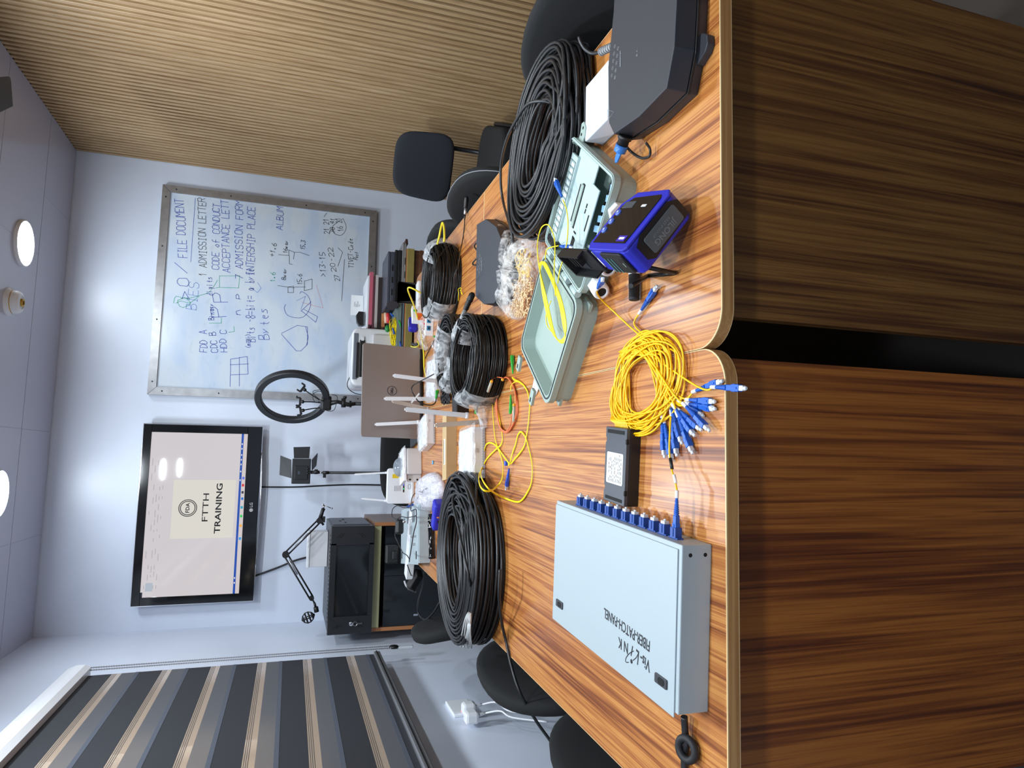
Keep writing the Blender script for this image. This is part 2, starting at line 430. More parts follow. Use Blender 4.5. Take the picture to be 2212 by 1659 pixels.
# ------------------------------------------------------------------ desks: four tops pushed together, rounded outer corners
def desk(a0, a1, b0, b1, rc, label, mend, panels, shift):
    o = DK((a0+a1)/2, (b0+b1)/2, 0)
    t = thing('desk', label, 'desk', o, -YT)
    w, l = a1-a0, b1-b0
    def rr(r4):
        pts = []
        for (sx, sy, a0_), r in zip(((1,1,0),(-1,1,90),(-1,-1,180),(1,-1,270)), r4):
            r = max(r, .002); n = 10 if r > .01 else 2
            for i in range(n+1):
                a = math.radians(a0_+90*i/n); pts.append((sx*(w/2-r)+r*math.cos(a), sy*(l/2-r)+r*math.sin(a)))
        return pts
    out_ = rr(rc)
    s = B().m(M_top); s.prism([(x*.9985, y*.9985) for x, y in out_], TZ-.0175, TZ); s.out('desk_top', t)
    s = B().m(M_band); n = len(out_)
    s.m(M_lip)
    e = lambda k, z: [Vector((x*k, y*k, z)) for x, y in out_]
    s.loft([e(.9965, TZ+.0002), e(1.0, TZ+.0002)], cap=False, smooth=False)
    s.loft([e(1.0, TZ+.0002), e(1.0, TZ-.0012)], cap=False, smooth=False)
    s.m(M_band); s.loft([e(1.0, TZ-.0012), e(1.0, TZ-.0170)], cap=False)
    s.m(M_lip); s.loft([e(1.0, TZ-.0170), e(1.0, TZ-.018)], cap=False, smooth=False); s.out('edge_band', t)
    for k, (y, xa, xb) in enumerate(panels):
        s = B().m(mend); s.box(((xa+xb)/2, y, (TZ-.018)/2), (xb-xa, .018, TZ-.018)); s.out('end_panel', t)
    s = B().m(M_end); s.box((shift, 0, TZ-.018-.2), (.016, l-.12, .4)); s.out('modesty_panel', t)
    return t
R5 = .05; HW = .3125; HL = .5895
desk(.1320, .7570, .7285, 1.9070, (0, 0, R5, R5), 'right-hand desk at the near end, under the large black closure and the blue meter', M_end, [(-HL+.045, -HW+.045, HW-.035), (HL-.05, -HW+.045, HW-.035)], .16)
desk(-.5070, .1310, .7225, 1.9070, (0, 0, R5, R5), 'left-hand desk at the near end, under the grey patch panel', M_endl, [(-HL+.045, -HW+.033, HW+.0-.005), (HL-.05, -HW+.045, HW-.035)], -.16)
desk(.1320, .7570, 1.9080, 3.0830, (R5, 0, 0, 0), 'right-hand desk at the far end, under the taped black cable coils', M_end, [(-HL+.05, -HW+.045, HW-.035), (HL-.05, -HW+.045, HW-.035)], .16)
desk(-.5070, .1310, 1.9080, 3.0830, (0, R5, 0, 0), 'left-hand desk at the far end, under the second patch panel and white boxes', M_end, [(-HL+.05, -HW+.045, HW-.035), (HL-.05, -HW+.045, HW-.035)], -.16)

# ------------------------------------------------------------------ television
def emis(name, rgb, k=1.):
    if name in MATS: return MATS[name]
    m = bpy.data.materials.new(name); m.use_nodes = True; MATS[name] = m
    b = m.node_tree.nodes['Principled BSDF']; b.inputs['Base Color'].default_value = (.02,.02,.02,1); b.inputs['Roughness'].default_value = .04; b.inputs['Specular IOR Level'].default_value = .35
    b.inputs['Emission Color'].default_value = srgb(rgb); b.inputs['Emission Strength'].default_value = k
    return m
YV = 4.035
tl_, tr_, bl_, br_ = PY(282,1311,YV), PY(311,916,YV), PY(545,1297,YV), PY(569,922,YV)
TX0, TX1, TZ0, TZ1 = (tl_.x+bl_.x)/2, (tr_.x+br_.x)/2, (bl_.z+br_.z)/2, (tl_.z+tr_.z)/2
tcx = (TX0+TX1)/2
t = thing('television', 'wall-mounted flat television with a glossy black frame showing a training slide', 'television', (tcx, YV, TZ0), world=True)
TW, TH = TX1-TX0, TZ1-TZ0
s = B().m(M_gloss)
MT = lambda dx, dz, dy=0: frame((tcx+dx, YV+dy, (TZ0+TZ1)/2+dz), (1,0,0), (0,0,1))   # local z points to the room
bz, bb, bt = .042, .075, .040
sx0, sx1, sz0, sz1 = TX0+bz, TX1-bz, TZ0+bb, TZ1-bt
for x0, x1, z0, z1 in ((TX0, TX1, TZ0, sz0), (TX0, TX1, sz1, TZ1), (TX0, sx0, sz0, sz1), (sx1, TX1, sz0, sz1)):
    s.box(((x0+x1)/2, YV+.012, (z0+z1)/2), (x1-x0, .03, z1-z0), bev=.0015)
s.out('frame', t)
s = B().m(M_chrome)
for x0, x1, z0, z1 in ((TX0-.004, TX1+.004, TZ0-.004, TZ0-.0005), (TX0-.004, TX1+.004, TZ1+.0005, TZ1+.003), (TX0-.004, TX0-.0005, TZ0, TZ1), (TX1+.0005, TX1+.004, TZ0, TZ1)):
    s.box(((x0+x1)/2, YV+.014, (z0+z1)/2), (x1-x0, .022, z1-z0))
s.tube([(tcx-.30, YV+.004, TZ0-.002), (tcx-.1, YV+.004, TZ0-.006), (tcx+.12, YV+.004, TZ0-.010), (tcx+.33, YV+.004, TZ0-.002)], .004, 8, smooth_path=6)
s.out('metal_trim', t)
s = B().m(M_black); s.box((tcx, YV+.044, (TZ0+TZ1)/2), (TW-.05, .04, TH-.06), bev=.01); s.out('back_cover', t)
EK = 1.0
scr = B().m(emis('screen_grey', (205,199,202), EK)); scr.box(((sx0+sx1)/2, YV+.006, (sz0+sz1)/2), (sx1-sx0, .002, sz1-sz0))
def onscr(u0, v0, u1, v1, m, lift=.0004, b=None):
    "rectangle in screen fractions, v down"
    bb_ = scr; bb_.m(m)
    W_, H_ = sx1-sx0, sz1-sz0
    bb_.box((sx0+W_*(u0+u1)/2, YV+.005-lift/2, sz1-H_*(v0+v1)/2), (abs(u1-u0)*W_, lift, abs(v1-v0)*H_)); return bb_
def scrM(u, v, lift=.0012):
    return frame((sx0+(sx1-sx0)*u, YV+.005-lift, sz1-(sz1-sz0)*v), (1,0,0), (0,0,1))
s_sl = onscr(.345, .255, .705, .90, emis('slide', (216,212,203), EK)); 
e_blk = emis('slide_ink', (12,12,14), 1.); 
s = scr.m(e_blk); W_ = sx1-sx0
s.text('FTTH', scrM(.535, .60), .042, bold=.0002, width=.150); s.text('TRAINING', scrM(.53, .735), .042, bold=.0008, width=.270)
s.text('FDA', scrM(.532, .415), .026, bold=.0006, width=.052)
for r0, r1 in ((.046,.042),(.038,.034)):
    n_ = 40; c0 = scrM(.532, .415)
    o1 = [c0 @ Vector((math.cos(2*PI*i/n_)*r0, math.sin(2*PI*i/n_)*r0, 0)) for i in range(n_)]; o2 = [c0 @ Vector((math.cos(2*PI*i/n_)*r1, math.sin(2*PI*i/n_)*r1, 0)) for i in range(n_)]
    s.loft([o1, o2], cap=False, smooth=False)
s = onscr(0, .934, 1, .958, emis('bar_blue', (20,74,168), EK)); onscr(0, .958, 1, 1, emis('taskbar', (206,196,196), EK), b=s)
e_w = emis('bar_white', (230,232,240), EK)
for u in (.06, .09, .70+.0, .755, .80, .83, .86, .90, .93): onscr(u, .940, u+.010, .950, e_w, .001, s)
for u, c in ((.33,(30,150,220)),(.41,(240,170,60)),(.47,(40,200,90)),(.525,(20,160,190)),(.58,(30,110,200)),(.62,(60,60,70)),(.665,(210,50,50)),(.71,(90,110,220))): onscr(u, .966, u+.016, .990, emis('icon%d%d%d' % c, c, EK), .001, s)
e_g = emis('menu_grey', (168,163,170), EK); s = onscr(0, 0, .03, .02, emis('menu_dark', (20,24,40), EK)); s.m(e_g)
rr_ = random.Random(3)
onscr(.035, .045, .085, .115, emis('menu_sel', (170,180,192), EK), .0008, s)
for row in range(5):
    u = .05
    while u < .80:
        w_ = rr_.uniform(.012, .05)
        if rr_.random() < .62: onscr(u, .026+row*.030, u+w_, .032+row*.030, e_g, .001, s)
        u += w_ + rr_.uniform(.012, .05)
scr.out('screen', t)
s = B().m(emis('logo_grey', (170,172,178), .8)); s.text('LG', frame((tcx+.042, YV-.0045, TZ0+.036), (1,0,0), (0,0,1)), .022, bold=.0004); s.lathe([(0,.0012),(.010,.0012),(.010,0)], (tcx+.014, YV-.0035, TZ0+.036), (0,-1,0), 20); s.out('maker_logo', t)

# ------------------------------------------------------------------ whiteboard
YW = 4.075
w1, w2, w3 = PY(318,852,YW), PY(352,398,YW), PY(814,457,YW)
WX0, WX1, WBZ1, WBZ0 = w1.x, (w2.x+w3.x)/2, w2.z, w3.z
t = thing('whiteboard', 'aluminium framed whiteboard covered in blue, green and black handwriting', 'whiteboard', ((WX0+WX1)/2, YW, WBZ0), world=True)
fw = .042
M_wb = bpy.data.materials.new('whiteboard_surface'); M_wb.use_nodes = True
nt = M_wb.node_tree; b = nt.nodes['Principled BSDF']; b.inputs['Roughness'].default_value = .22
tc = nt.nodes.new('ShaderNodeTexCoord'); n1 = nt.nodes.new('ShaderNodeTexNoise'); n1.inputs['Scale'].default_value = 3.2; n1.inputs['Detail'].default_value = 6; n1.inputs['Distortion'].default_value = .6
n2 = nt.nodes.new('ShaderNodeTexNoise'); n2.inputs['Scale'].default_value = 14; n2.inputs['Detail'].default_value = 6
mpg = nt.nodes.new('ShaderNodeMapping'); mpg.inputs['Scale'].default_value = (1, 1, 2.2); nt.links.new(tc.outputs['Object'], mpg.inputs['Vector'])
nt.links.new(mpg.outputs[0], n1.inputs['Vector']); nt.links.new(mpg.outputs[0], n2.inputs['Vector'])
r1 = nt.nodes.new('ShaderNodeValToRGB'); r1.color_ramp.elements[0].position = .42; r1.color_ramp.elements[1].position = .66
r1.color_ramp.elements[0].color = srgb((208,218,228)); r1.color_ramp.elements[1].color = srgb((190,207,229))
r2 = nt.nodes.new('ShaderNodeValToRGB'); r2.color_ramp.elements[0].position = .58; r2.color_ramp.elements[1].position = .75
r2.color_ramp.elements[0].color = (1,1,1,1); r2.color_ramp.elements[1].color = (.88,.90,.91,1)
mm = nt.nodes.new('ShaderNodeMix'); mm.data_type = 'RGBA'; mm.blend_type = 'MULTIPLY'; mm.inputs[0].default_value = 1
nt.links.new(n1.outputs['Fac'], r1.inputs['Fac']); nt.links.new(n2.outputs['Fac'], r2.inputs['Fac']); nt.links.new(r1.outputs[0], mm.inputs[6]); nt.links.new(r2.outputs[0], mm.inputs[7]); nt.links.new(mm.outputs[2], b.inputs['Base Color'])
wbs = B().m(M_wb); wbs.box(((WX0+WX1)/2, YW+.006, (WBZ0+WBZ1)/2), (WX1-WX0-.02, .008, WBZ1-WBZ0-.02))
s = B().m(mat('worn_aluminium', (168,168,170), .34, metal=.8, var=.12, vscale=30))
def mitre(x0, z0, x1, z1, x2, z2, x3, z3):
    for y0, y1 in ((YW-.008, YW+.02),):
        lo = [Vector((x, y1, z)) for x, z in ((x0,z0),(x1,z1),(x2,z2),(x3,z3))]; hi = [Vector((x, y0, z)) for x, z in ((x0,z0),(x1,z1),(x2,z2),(x3,z3))]
        s.loft([lo, hi], smooth=False)
g = .0012
mitre(WX0, WBZ1-g, WX0+fw, WBZ1-fw-g, WX0+fw, WBZ0+fw+g, WX0, WBZ0+g)
mitre(WX1, WBZ1-g, WX1-fw, WBZ1-fw-g, WX1-fw, WBZ0+fw+g, WX1, WBZ0+g)
mitre(WX0+g, WBZ1, WX1-g, WBZ1, WX1-fw-g, WBZ1-fw, WX0+fw+g, WBZ1-fw)
mitre(WX0+g, WBZ0, WX1-g, WBZ0, WX1-fw-g, WBZ0+fw, WX0+fw+g, WBZ0+fw)
s.m(M_dark)
for u in (.06, .35, .7, .94):
    for x_, z_ in ((WX1-fw/2, WBZ0+(WBZ1-WBZ0)*u), (WX0+(WX1-WX0)*u, WBZ1-fw/2), (WX0+(WX1-WX0)*u, WBZ0+fw/2), (WX0+fw/2, WBZ0+(WBZ1-WBZ0)*u)):
        s.lathe([(0,.001),(.004,.001),(.004,0)], (x_, YW-.008, z_), (0,-1,0), 10)
s.out('frame', t)
# handwriting: a small single-stroke alphabet drawn with a 2 mm pen
GL = {'A':'00 26 40|12 32','B':'00 06 36 35 34 03 33 42 41 30 00','C':'45 36 16 05 01 10 30 41','D':'00 06 26 44 42 20 00','E':'46 06 00 40|03 33','F':'46 06 00|03 33','G':'45 36 16 05 01 10 30 42 22','H':'00 06|40 46|03 43','I':'20 26|16 36|10 30','J':'46 41 30 10 01','K':'00 06|46 03 40','L':'06 00 40','M':'00 06 23 46 40','N':'00 06 40 46','O':'10 01 05 16 36 45 41 30 10','P':'00 06 36 45 44 33 03','Q':'10 01 05 16 36 45 41 30 10|22 40','R':'00 06 36 45 44 33 03|23 40','S':'45 36 16 05 04 13 33 42 41 30 10 01','T':'06 46|26 20','U':'06 01 10 30 41 46','V':'06 20 46','W':'06 10 23 30 46','X':'06 40|46 00','Y':'06 23 46|23 20','Z':'06 46 00 40',
'a':'33 23 12 11 20 30 33 40','b':'16 10 30 31 32 23 12','c':'33 13 11 20 30','d':'36 30 10 11 12 23 33','e':'12 32 33 13 11 20 30','f':'36 26 15 10|03 33','g':'33 13 12 21 31 33 29','i':'13 10|15 14','k':'16 10|33 12 30','l':'16 11 20','m':'00 03 13 12 10|12 23 33 30','n':'00 03|02 13 23 30','o':'10 01 12 23 32 31 20 10','r':'10 13|12 23 33','s':'33 13 12 22 31 20 00','t':'25 21 30|13 33','u':'03 01 10 20 33|33 30','v':'03 10 33','w':'03 00 12 20 33','y':'03 11|33 00','h':'06 00|02 13 23 30','p':'03 00|03 23 32 21 01','x':'03 30|00 33',
'0':'10 01 05 16 26 35 31 20 10','1':'14 26 20','2':'05 16 36 44 00 40','3':'06 46 23 42 31 10 01','4':'30 36 02 42','5':'46 06 03 33 42 31 10 00','6':'36 14 02 10 30 42 33 03','7':'06 46 10','8':'23 04 16 36 44 23 02 10 30 42 23','-':'13 33','+':'03 43|21 25','=':'02 42|04 44','.':'10 11 21 20 10','>':'05 33 01','/':'00 46','(':'36 14 12 30',')':'16 34 32 10','%':'00 46','~':'02 13 32 43'}
INK = {'b': (40,70,170), 'k': (50,52,60), 'g': (60,170,140), 'r': (214,130,130), 'f': (120,150,205)}
pens = {}
def pen(c):
    return wbs.m(mat('marker_'+c, INK[c], .5))
def wpt(x, y): q = PY(x, y, YW+.0015); return Vector((q.x, YW+.0014, q.z))
def stroke(c, pts, w=.0022):
    b_ = pen(c)
    for i in range(len(pts)-1):
        a, d = pts[i], pts[i+1]; v = d-a
        if v.length < 1e-6: continue
        v.normalize(); n_ = Vector((-v.z, 0, v.x))*w/2; e_ = v*w*.4
        b_.poly([a-n_-e_, d-n_+e_, d+n_+e_, a+n_-e_])
wr = random.Random(11)
def write(c, txt, x0, y0, x1, y1, h, w=.0028):
    "handwriting whose base line runs from photo pixel (x0, y0) to (x1, y1); h = letter height in photo pixels"
    a, d = wpt(x0, y0), wpt(x1, y1); k_ = (d-a).length/max(len(txt),1); e = (d-a).normalized(); up = Vector((-e.z, 0, e.x))
    H = h*.00283
    for i, ch in enumerate(txt):
        if ch not in GL: continue
        jx, jz = wr.uniform(-.08,.08), wr.uniform(-.06,.06)
        for pl in GL[ch].split('|'):
            pts = []
            for p_ in pl.split():
                gx, gy = int(p_[0]), int(p_[1])
                if gy == 9: gy = -2
                pts.append(a + e*k_*(i+.12+(gx/4+gy*.02)*.78+jx*.5+wr.uniform(-.02,.02)) + up*H*(gy/6+jz+wr.uniform(-.02,.02)))
            stroke(c, pts, w)
write('b','>0/',414,650,402,565,20); write('b','FILE DOCUMENT',404,558,397,430,16); stroke('b',[wpt(412,566),wpt(422,428)])
write('k','1 ADMISSION LETTER',446,598,444,428,14); write('b','CODE of CONDUCT',472,584,475,440,13); write('b','ACCEPTANCE LETT',497,590,494,432,14)
write('b','7 ADMISSION FORM',524,604,524,434,14); write('b','INTERSHIP PLACE',549,596,551,447,15); write('b','ALBUM',610,498,612,447,13)
write('f','BIES',424,672,430,610,18); write('b','digits',459,640,458,598,12); write('b','Binary',463,692,460,655,10)
write('b','P',490,688,484,660,26); write('b','n p',520,682,518,630,16); write('b','P',494,655,490,630,26)
write('b','Bits -8=bit= a byte',551,740,548,580,17); write('b','(mini)',541,752,541,722,10); write('b','Bytes',582,735,578,664,20)
write('b','FDD',447,762,448,735,13); write('b','CDC B',471,762,466,716,12); write('b','HDD C',490,762,488,712,12); write('b','A',447,722,446,712,14)
write('k','>13-15',704,598,702,545,12); write('k','20-22',726,588,718,534,10); write('k','27',734,608,732,594,10); write('k','+1.6',592,556,598,526,10); write('g','1.6',594,610,594,588,9)
write('k','8way',617,606,618,580,8); write('k','16way',620,548,622,520,8); write('k','15.6',652,616,652,592,9); write('k','15.3',658,540,660,520,9)
write('k','21 21',712,506,709,472,11); write('k','38 41',722,504,723,472,9); write('k','16 21',742,500,736,470,12); write('k','TIVET-Code',763,580,762,515,10); write('k','Post',772,562,774,545,8)
write('g','O',414,660,400,640,20); write('r','V',680,690,720,640,40, .0016)
for c, ps in (('g',[(375,655),(380,640),(400,645),(425,640),(450,632),(462,618),(470,605)]),('g',[(380,655),(390,650),(410,655),(430,640)]),
    ('g',[(466,622),(474,621),(474,596),(518,596),(515,622),(476,621)]),('g',[(452,698),(478,698),(478,686)]),('g',[(505,705),(506,716),(494,718)]),
    ('b',[(497,835),(498,800),(498,776),(534,770),(536,808),(498,810)]),('b',[(517,772),(517,834)]),('b',[(497,788),(537,786)]),
    ('b',[(608,720),(642,703),(664,706),(664,744),(650,758),(640,758),(608,722)]),('b',[(660,706),(666,728),(662,746)]),
    ('b',[(617,658),(614,666),(620,680),(636,686),(652,686),(664,676),(671,658),(666,640),(652,630),(648,634)]),('b',[(650,672),(672,652)]),('b',[(652,672),(682,696),(686,684),(656,668)]),('f',[(640,650),(660,640),(650,668)]),
    ('k',[(600,617),(636,622)]),('k',[(622,620),(622,632),(634,632),(634,618),(622,620)]),('k',[(636,620),(660,620)]),('k',[(657,628),(658,607),(674,603),(674,624),(657,628)]),
    ('k',[(602,550),(624,552),(624,540),(636,545),(648,545)]),('k',[(625,552),(625,570),(632,571)]),('k',[(636,545),(634,560)]),('k',[(648,545),(668,552)]),
    ('k',[(742,472),(732,478),(718,490),(722,504),(738,508),(748,492),(742,474)]),('k',[(738,650),(744,560)]),('k',[(730,575),(740,545),(730,535)]),('k',[(700,468),(706,460)]),('f',[(540,620),(556,632),(564,622),(556,610)])):
    stroke(c, [wpt(*q) for q in ps] if len(ps) < 7 or c == 'b' and ps[0][0] in (497,608) else spline([wpt(*q) for q in ps], 3), .0026)
wbs.out('writing_surface', t)
# ------------------------------------------------------------------ materials for the tabletop things
M_panel = mat('powder_grey', (168,181,187), .42, bump=.05, bscale=900)
M_sage = mat('sage_plastic', (158,176,168), .4)
M_sage2 = mat('sage_plastic_light', (184,204,204), .35)
M_cab = mat('cable_sheath', (34,35,38), .38)
M_drop = mat('drop_cable_sheath', (20,21,23), .34)
M_clos = mat('closure_plastic', (46,48,55), .5, bump=.12, bscale=700)
M_blued = mat('meter_blue', (40,44,178), .42)
M_lbl = mat('paper_label', (232,236,238), .5)
M_ink = mat('print_ink', (30,32,40), .6)
M_inkg = mat('print_grey', (150,152,156), .6)
M_clear = bpy.data.materials.new('plastic_film'); M_clear.use_nodes = True
def film(m, fac=.30, tint=(240,243,246), bs=30., bst=.3):
    nt = m.node_tree; pb = nt.nodes['Principled BSDF']; pb.inputs['Base Color'].default_value = srgb(tint); pb.inputs['Roughness'].default_value = .18
    tr = nt.nodes.new('ShaderNodeBsdfTransparent'); mx = nt.nodes.new('ShaderNodeMixShader')
    tc = nt.nodes.new('ShaderNodeTexCoord'); n = nt.nodes.new('ShaderNodeTexNoise'); n.inputs['Scale'].default_value = bs; n.inputs['Detail'].default_value = 5; n.inputs['Distortion'].default_value = 1.2
    nt.links.new(tc.outputs['Object'], n.inputs['Vector'])
    bp = nt.nodes.new('ShaderNodeBump'); bp.inputs['Strength'].default_value = bst; bp.inputs['Distance'].default_value = .006
    nt.links.new(n.outputs['Fac'], bp.inputs['Height']); nt.links.new(bp.outputs['Normal'], pb.inputs['Normal'])
    r = nt.nodes.new('ShaderNodeValToRGB'); r.color_ramp.elements[0].position = .35; r.color_ramp.elements[1].position = .65
    a = max(0, fac-.2); b_ = min(1, fac+.25); r.color_ramp.elements[0].color = (a,a,a,1); r.color_ramp.elements[1].color = (b_,b_,b_,1)
    nt.links.new(n.outputs['Fac'], r.inputs['Fac']); nt.links.new(r.outputs['Color'], mx.inputs[0])
    nt.links.new(tr.outputs[0], mx.inputs[1]); nt.links.new(pb.outputs[0], mx.inputs[2]); nt.links.new(mx.outputs[0], nt.nodes['Material Output'].inputs['Surface'])
    return m
film(M_clear)
M_bubble = film(bpy.data.materials.new('bubble_wrap') if False else (lambda q: (setattr(q, 'use_nodes', True), q)[1])(bpy.data.materials.new('bubble_wrap')), .75, (236,234,244), 120., .8)
M_bag = film((lambda q: (setattr(q, 'use_nodes', True), q)[1])(bpy.data.materials.new('clear_bag')), .22, (240,238,236), 40., .4)
rnd = random.Random(5)
def outw(s, name, parent):
    if parent.get('_w') is not None: return s.out(name, parent)
    M = (Matrix.Translation(parent.location) @ Matrix.Rotation(parent.rotation_euler.z, 4, 'Z')).inverted()
    bmesh.ops.transform(s.bm, matrix=M, verts=s.bm.verts); return s.out(name, parent)

def loc2(t, x, y, z):
    "photo pixel at height z, in the axes of thing t"
    return Matrix.Translation(t.location).inverted() @ P(x, y, z) if not t.rotation_euler.z else (Matrix.Translation(t.location) @ Matrix.Rotation(t.rotation_euler.z, 4, 'Z')).inverted() @ P(x, y, z)

# a push-on fibre connector: boot, housing, cap (x axis = from tail to tip, 0..0.066)
def conn_meshes(col, capm):
    s = B().m(col)
    n = 9; rings = []
    pr = []
    for i in range(n):
        x = .010 + i*.0025; r = .0022 + i*.00022
        pr += [(r, x), (r, x+.0013), (r*.78, x+.0014), (r*.78, x+.0024)]
    pr += [(.0044, .0335)]
    s.lathe(pr, (0,0,0), (1,0,0), 10)
    s.box((.0395,0,0), (.012,.0072,.0064), bev=.0006); s.box((.0505,0,0), (.014,.0090,.0074), bev=.0007); s.box((.0500,0,.0040), (.010,.0024,.0012))
    for sy in (-1,1): s.box((.0475, sy*.0046, 0), (.004,.0006,.0050))
    body = s
    c = B().m(capm); c.box((.0605,0,0), (.008,.0066,.0052), bev=.0008); c.lathe([(.0024,.0635),(.0024,.068),(.0016,.069)], (0,0,0), (1,0,0), 12)
    w = B().m(M_white); w.lathe([(.0020,0),(.0026,.0005),(.0026,.0098),(.0021,.0105)], (0,0,0), (1,0,0), 10)
    return body, c, w
M_cap = mat('ferrule_cap', (214,220,228), .25)
_tpl = {}
def connector(parent, a, b_, col=M_blue, name='connector', sleeve=True, roll=0., cap=True):
    "part of parent, tail at a, pointing to b (room coordinates)"
    key = col.name
    if key not in _tpl:
        me = []
        for bb in conn_meshes(col, M_cap):
            o_ = bb.out('x'); me.append(o_.data); bpy.data.objects.remove(o_)
        _tpl[key] = me
    bo, ca, sl = _tpl[key]
    a, b_ = Vector(a), Vector(b_); x = (b_-a).normalized(); up = Vector((0,0,1)); z = (up - x*up.dot(x)).normalized(); y = z.cross(x)
    M = Matrix.Translation(a) @ Matrix((x, y, z)).transposed().to_4x4() @ Matrix.Rotation(roll, 4, 'X')
    o = bpy.data.objects.new(name, bo); COL.objects.link(o); o.parent = parent
    pm = Matrix.Translation(parent.location) @ Matrix.Rotation(parent.rotation_euler.z, 4, 'Z')
    o.matrix_local = pm.inverted() @ M
    for nm, me in (('cap', ca), ('sleeve', sl)):
        if nm == 'sleeve' and not sleeve: continue
        if nm == 'cap' and not cap: continue
        c = bpy.data.objects.new(nm, me); COL.objects.link(c); c.parent = o
    return o

# ------------------------------------------------------------------ fibre patch panel (near, left)
def patch_panel(label, loc, rotz, w, l, h, logo, ntop=12):
    t = thing('fibre_distribution_unit', label, 'patch panel', loc, rotz)
    s = B().m(M_panel)
    s.box((0,0,h/2), (w, l, h), bev=.0015); s.m(M_dark)
    for y_, z_ in ((-w/2+.02, h*.55),):
        pass
    for z_ in (.35, .75): pass
    s.lathe([(0,.0003),(.0026,.0003),(.0026,0)], (w/2-.013, -l/2, h*.72), (0,-1,0), 14); s.lathe([(0,.0003),(.0026,.0003),(.0026,0)], (w/2-.013, -l/2, h*.22), (0,-1,0), 14)
    s.out('body', t)
    s = B().m(M_panel); s.box((-.006, .003, h+.0012), (w-.001, l-.008, .0018), bev=.0006)
    lid = s.out('lid', t)
    s = B().m(M_panel)
    return t, lid
PPH = .044
nr, nl, fr = P(1538,1176), P(1530,1538), P(1203,1086,TZ+PPH)
ppw = (nl-nr).length; rot_ = math.atan2((nr-nl).y, (nr-nl).x)
ydir = Vector((-math.sin(rot_), math.cos(rot_), 0)); ppl = (Vector((fr.x, fr.y, 0))-Vector((nr.x, nr.y, 0))).dot(ydir)
cen = (nr+nl)/2 + ydir*ppl/2; cen.z = TZ
t, lid = patch_panel('large light grey fibre patch panel with black lettering beside the black splitter cassette', cen, rot_, ppw, ppl, PPH, True)
zt = PPH+.0022
def plate(px, q):   # black quarter-turn latch
    c = loc2(t, *px, TZ+zt)
    s = B().m(mat('latch_grey', (58,60,66), .4)); s.prism(rrect(.0125,.030,.002, cx=c.x, cy=c.y), zt-.001, zt+.0022, bev=.0006)
    s.m(M_dark).prism(rrect(.0085,.015,.004, cx=c.x, cy=c.y-.002), zt+.0022, zt+.0028); s.out('latch', t)
plate((1429,1471), 0); plate((1209.5,1305), 1)
s = B()
for px in ((1446,1195),(1213,1101)):
    c = loc2(t, *px, TZ+zt); s.m(M_white).box((c.x, c.y, zt-.0007), (.007,.010,.0008)); s.m(M_dark).box((c.x-.003, c.y, zt-.0006), (.0012,.010,.0009))
s.out('lid_slot', t)
def txt_on(t, txt, p0, p1, hgt, z, m, name, bold=0., off=(0,0)):
    a, b_ = loc2(t, *p0, z+t.location.z), loc2(t, *p1, z+t.location.z); d = b_-a; d.z = 0
    up = Vector((-d.y, d.x, 0)); M = frame((a+b_)/2, d, up); M.translation.z = z
    s = B().m(m); s.text(txt, M, hgt, bold=bold, width=d.length); return s
s = txt_on(t, 'FIBER-PATCH-PANEL', (1404,1396), (1305,1322), .021, zt, M_ink, 'lettering', .0002)
s2 = txt_on(t, 'Vis-', (1404,1440), (1383,1421), .022, zt, M_ink, 'lettering', .0002); s2.bm.to_mesh(bpy.data.meshes.new('tmp'))
def addb(dst, src):
    b = src.bm
    dst.m(src.mats[0]); dst.merge(b.copy()); src.bm.free()
addb(s, s2); addb(s, txt_on(t, 'L', (1380,1421), (1374,1415), .028, zt, M_ink, 'l', .0002)); addb(s, txt_on(t, 'I', (1366,1406), (1364.5,1404), .022, zt, M_ink, 'l', .0002))
addb(s, txt_on(t, 'N K', (1357,1401), (1336,1386), .022, zt, M_ink, 'l', .0002))
pts = [loc2(t, 1300+x/8.295, 1280+y/8.295, TZ+zt+.0002) for x, y in ((570,1048),(500,1085),(440,1160),(425,1220),(440,1250),(480,1250))]
s.m(M_ink).tube(pts, .0006, 5, smooth_path=4)
pts = [loc2(t, 1300+x/8.295, 1280+y/8.295, TZ+zt+.0002) for x, y in ((660,1075),(620,1160),(560,1215))]
s.tube(pts, .0006, 5, smooth_path=4)
c = loc2(t, 1300+533/8.295, 1280+1233/8.295, TZ+zt); s.lathe([(0,.0004),(.003,.0004),(.003,0)], c, (0,0,1), 14)
s.out('lettering', t)
# twelve adapters along the right side
M_blue2 = mat('adapter_blue', (24,70,150), .42)
a0, a1 = loc2(t, 1463,1150, TZ+.024), loc2(t, 1250,1082, TZ+.030)
def adapter_meshes():
    s = B().m(M_blue2); s.box((.001,0,0), (.002,.0225,.0095)); s.box((.0075,0,0), (.015,.0135,.0105), bev=.0006); s.box((.0085,0,.0056), (.011,.004,.0012))
    c = B().m(mat('dust_cap', (206,212,220), .2)); c.box((.0168,0,0), (.0045,.0100,.0076), bev=.0006); c.lathe([(.002,.019),(.002,.0215)], (0,0,0), (1,0,0), 10)
    return s, c
sm, cm = adapter_meshes(); om, oc = sm.out('a'), cm.out('b'); ame, cme = om.data, oc.data; bpy.data.objects.remove(om); bpy.data.objects.remove(oc)
for i in range(12):
    y = a0.y + (a1.y-a0.y)*i/11
    o = bpy.data.objects.new('adapter', ame); COL.objects.link(o); o.parent = t; o.location = (ppw/2, y, .026)
    if i > 0:
        c = bpy.data.objects.new('dust_cap', cme); COL.objects.link(c); c.parent = o
Mpp = Matrix.Translation(t.location) @ Matrix.Rotation(t.rotation_euler.z, 4, 'Z')
plug = Mpp @ Vector((ppw/2+.012, a0.y, .026)); plug_dir = Mpp.to_3x3() @ Vector((1,0,0))

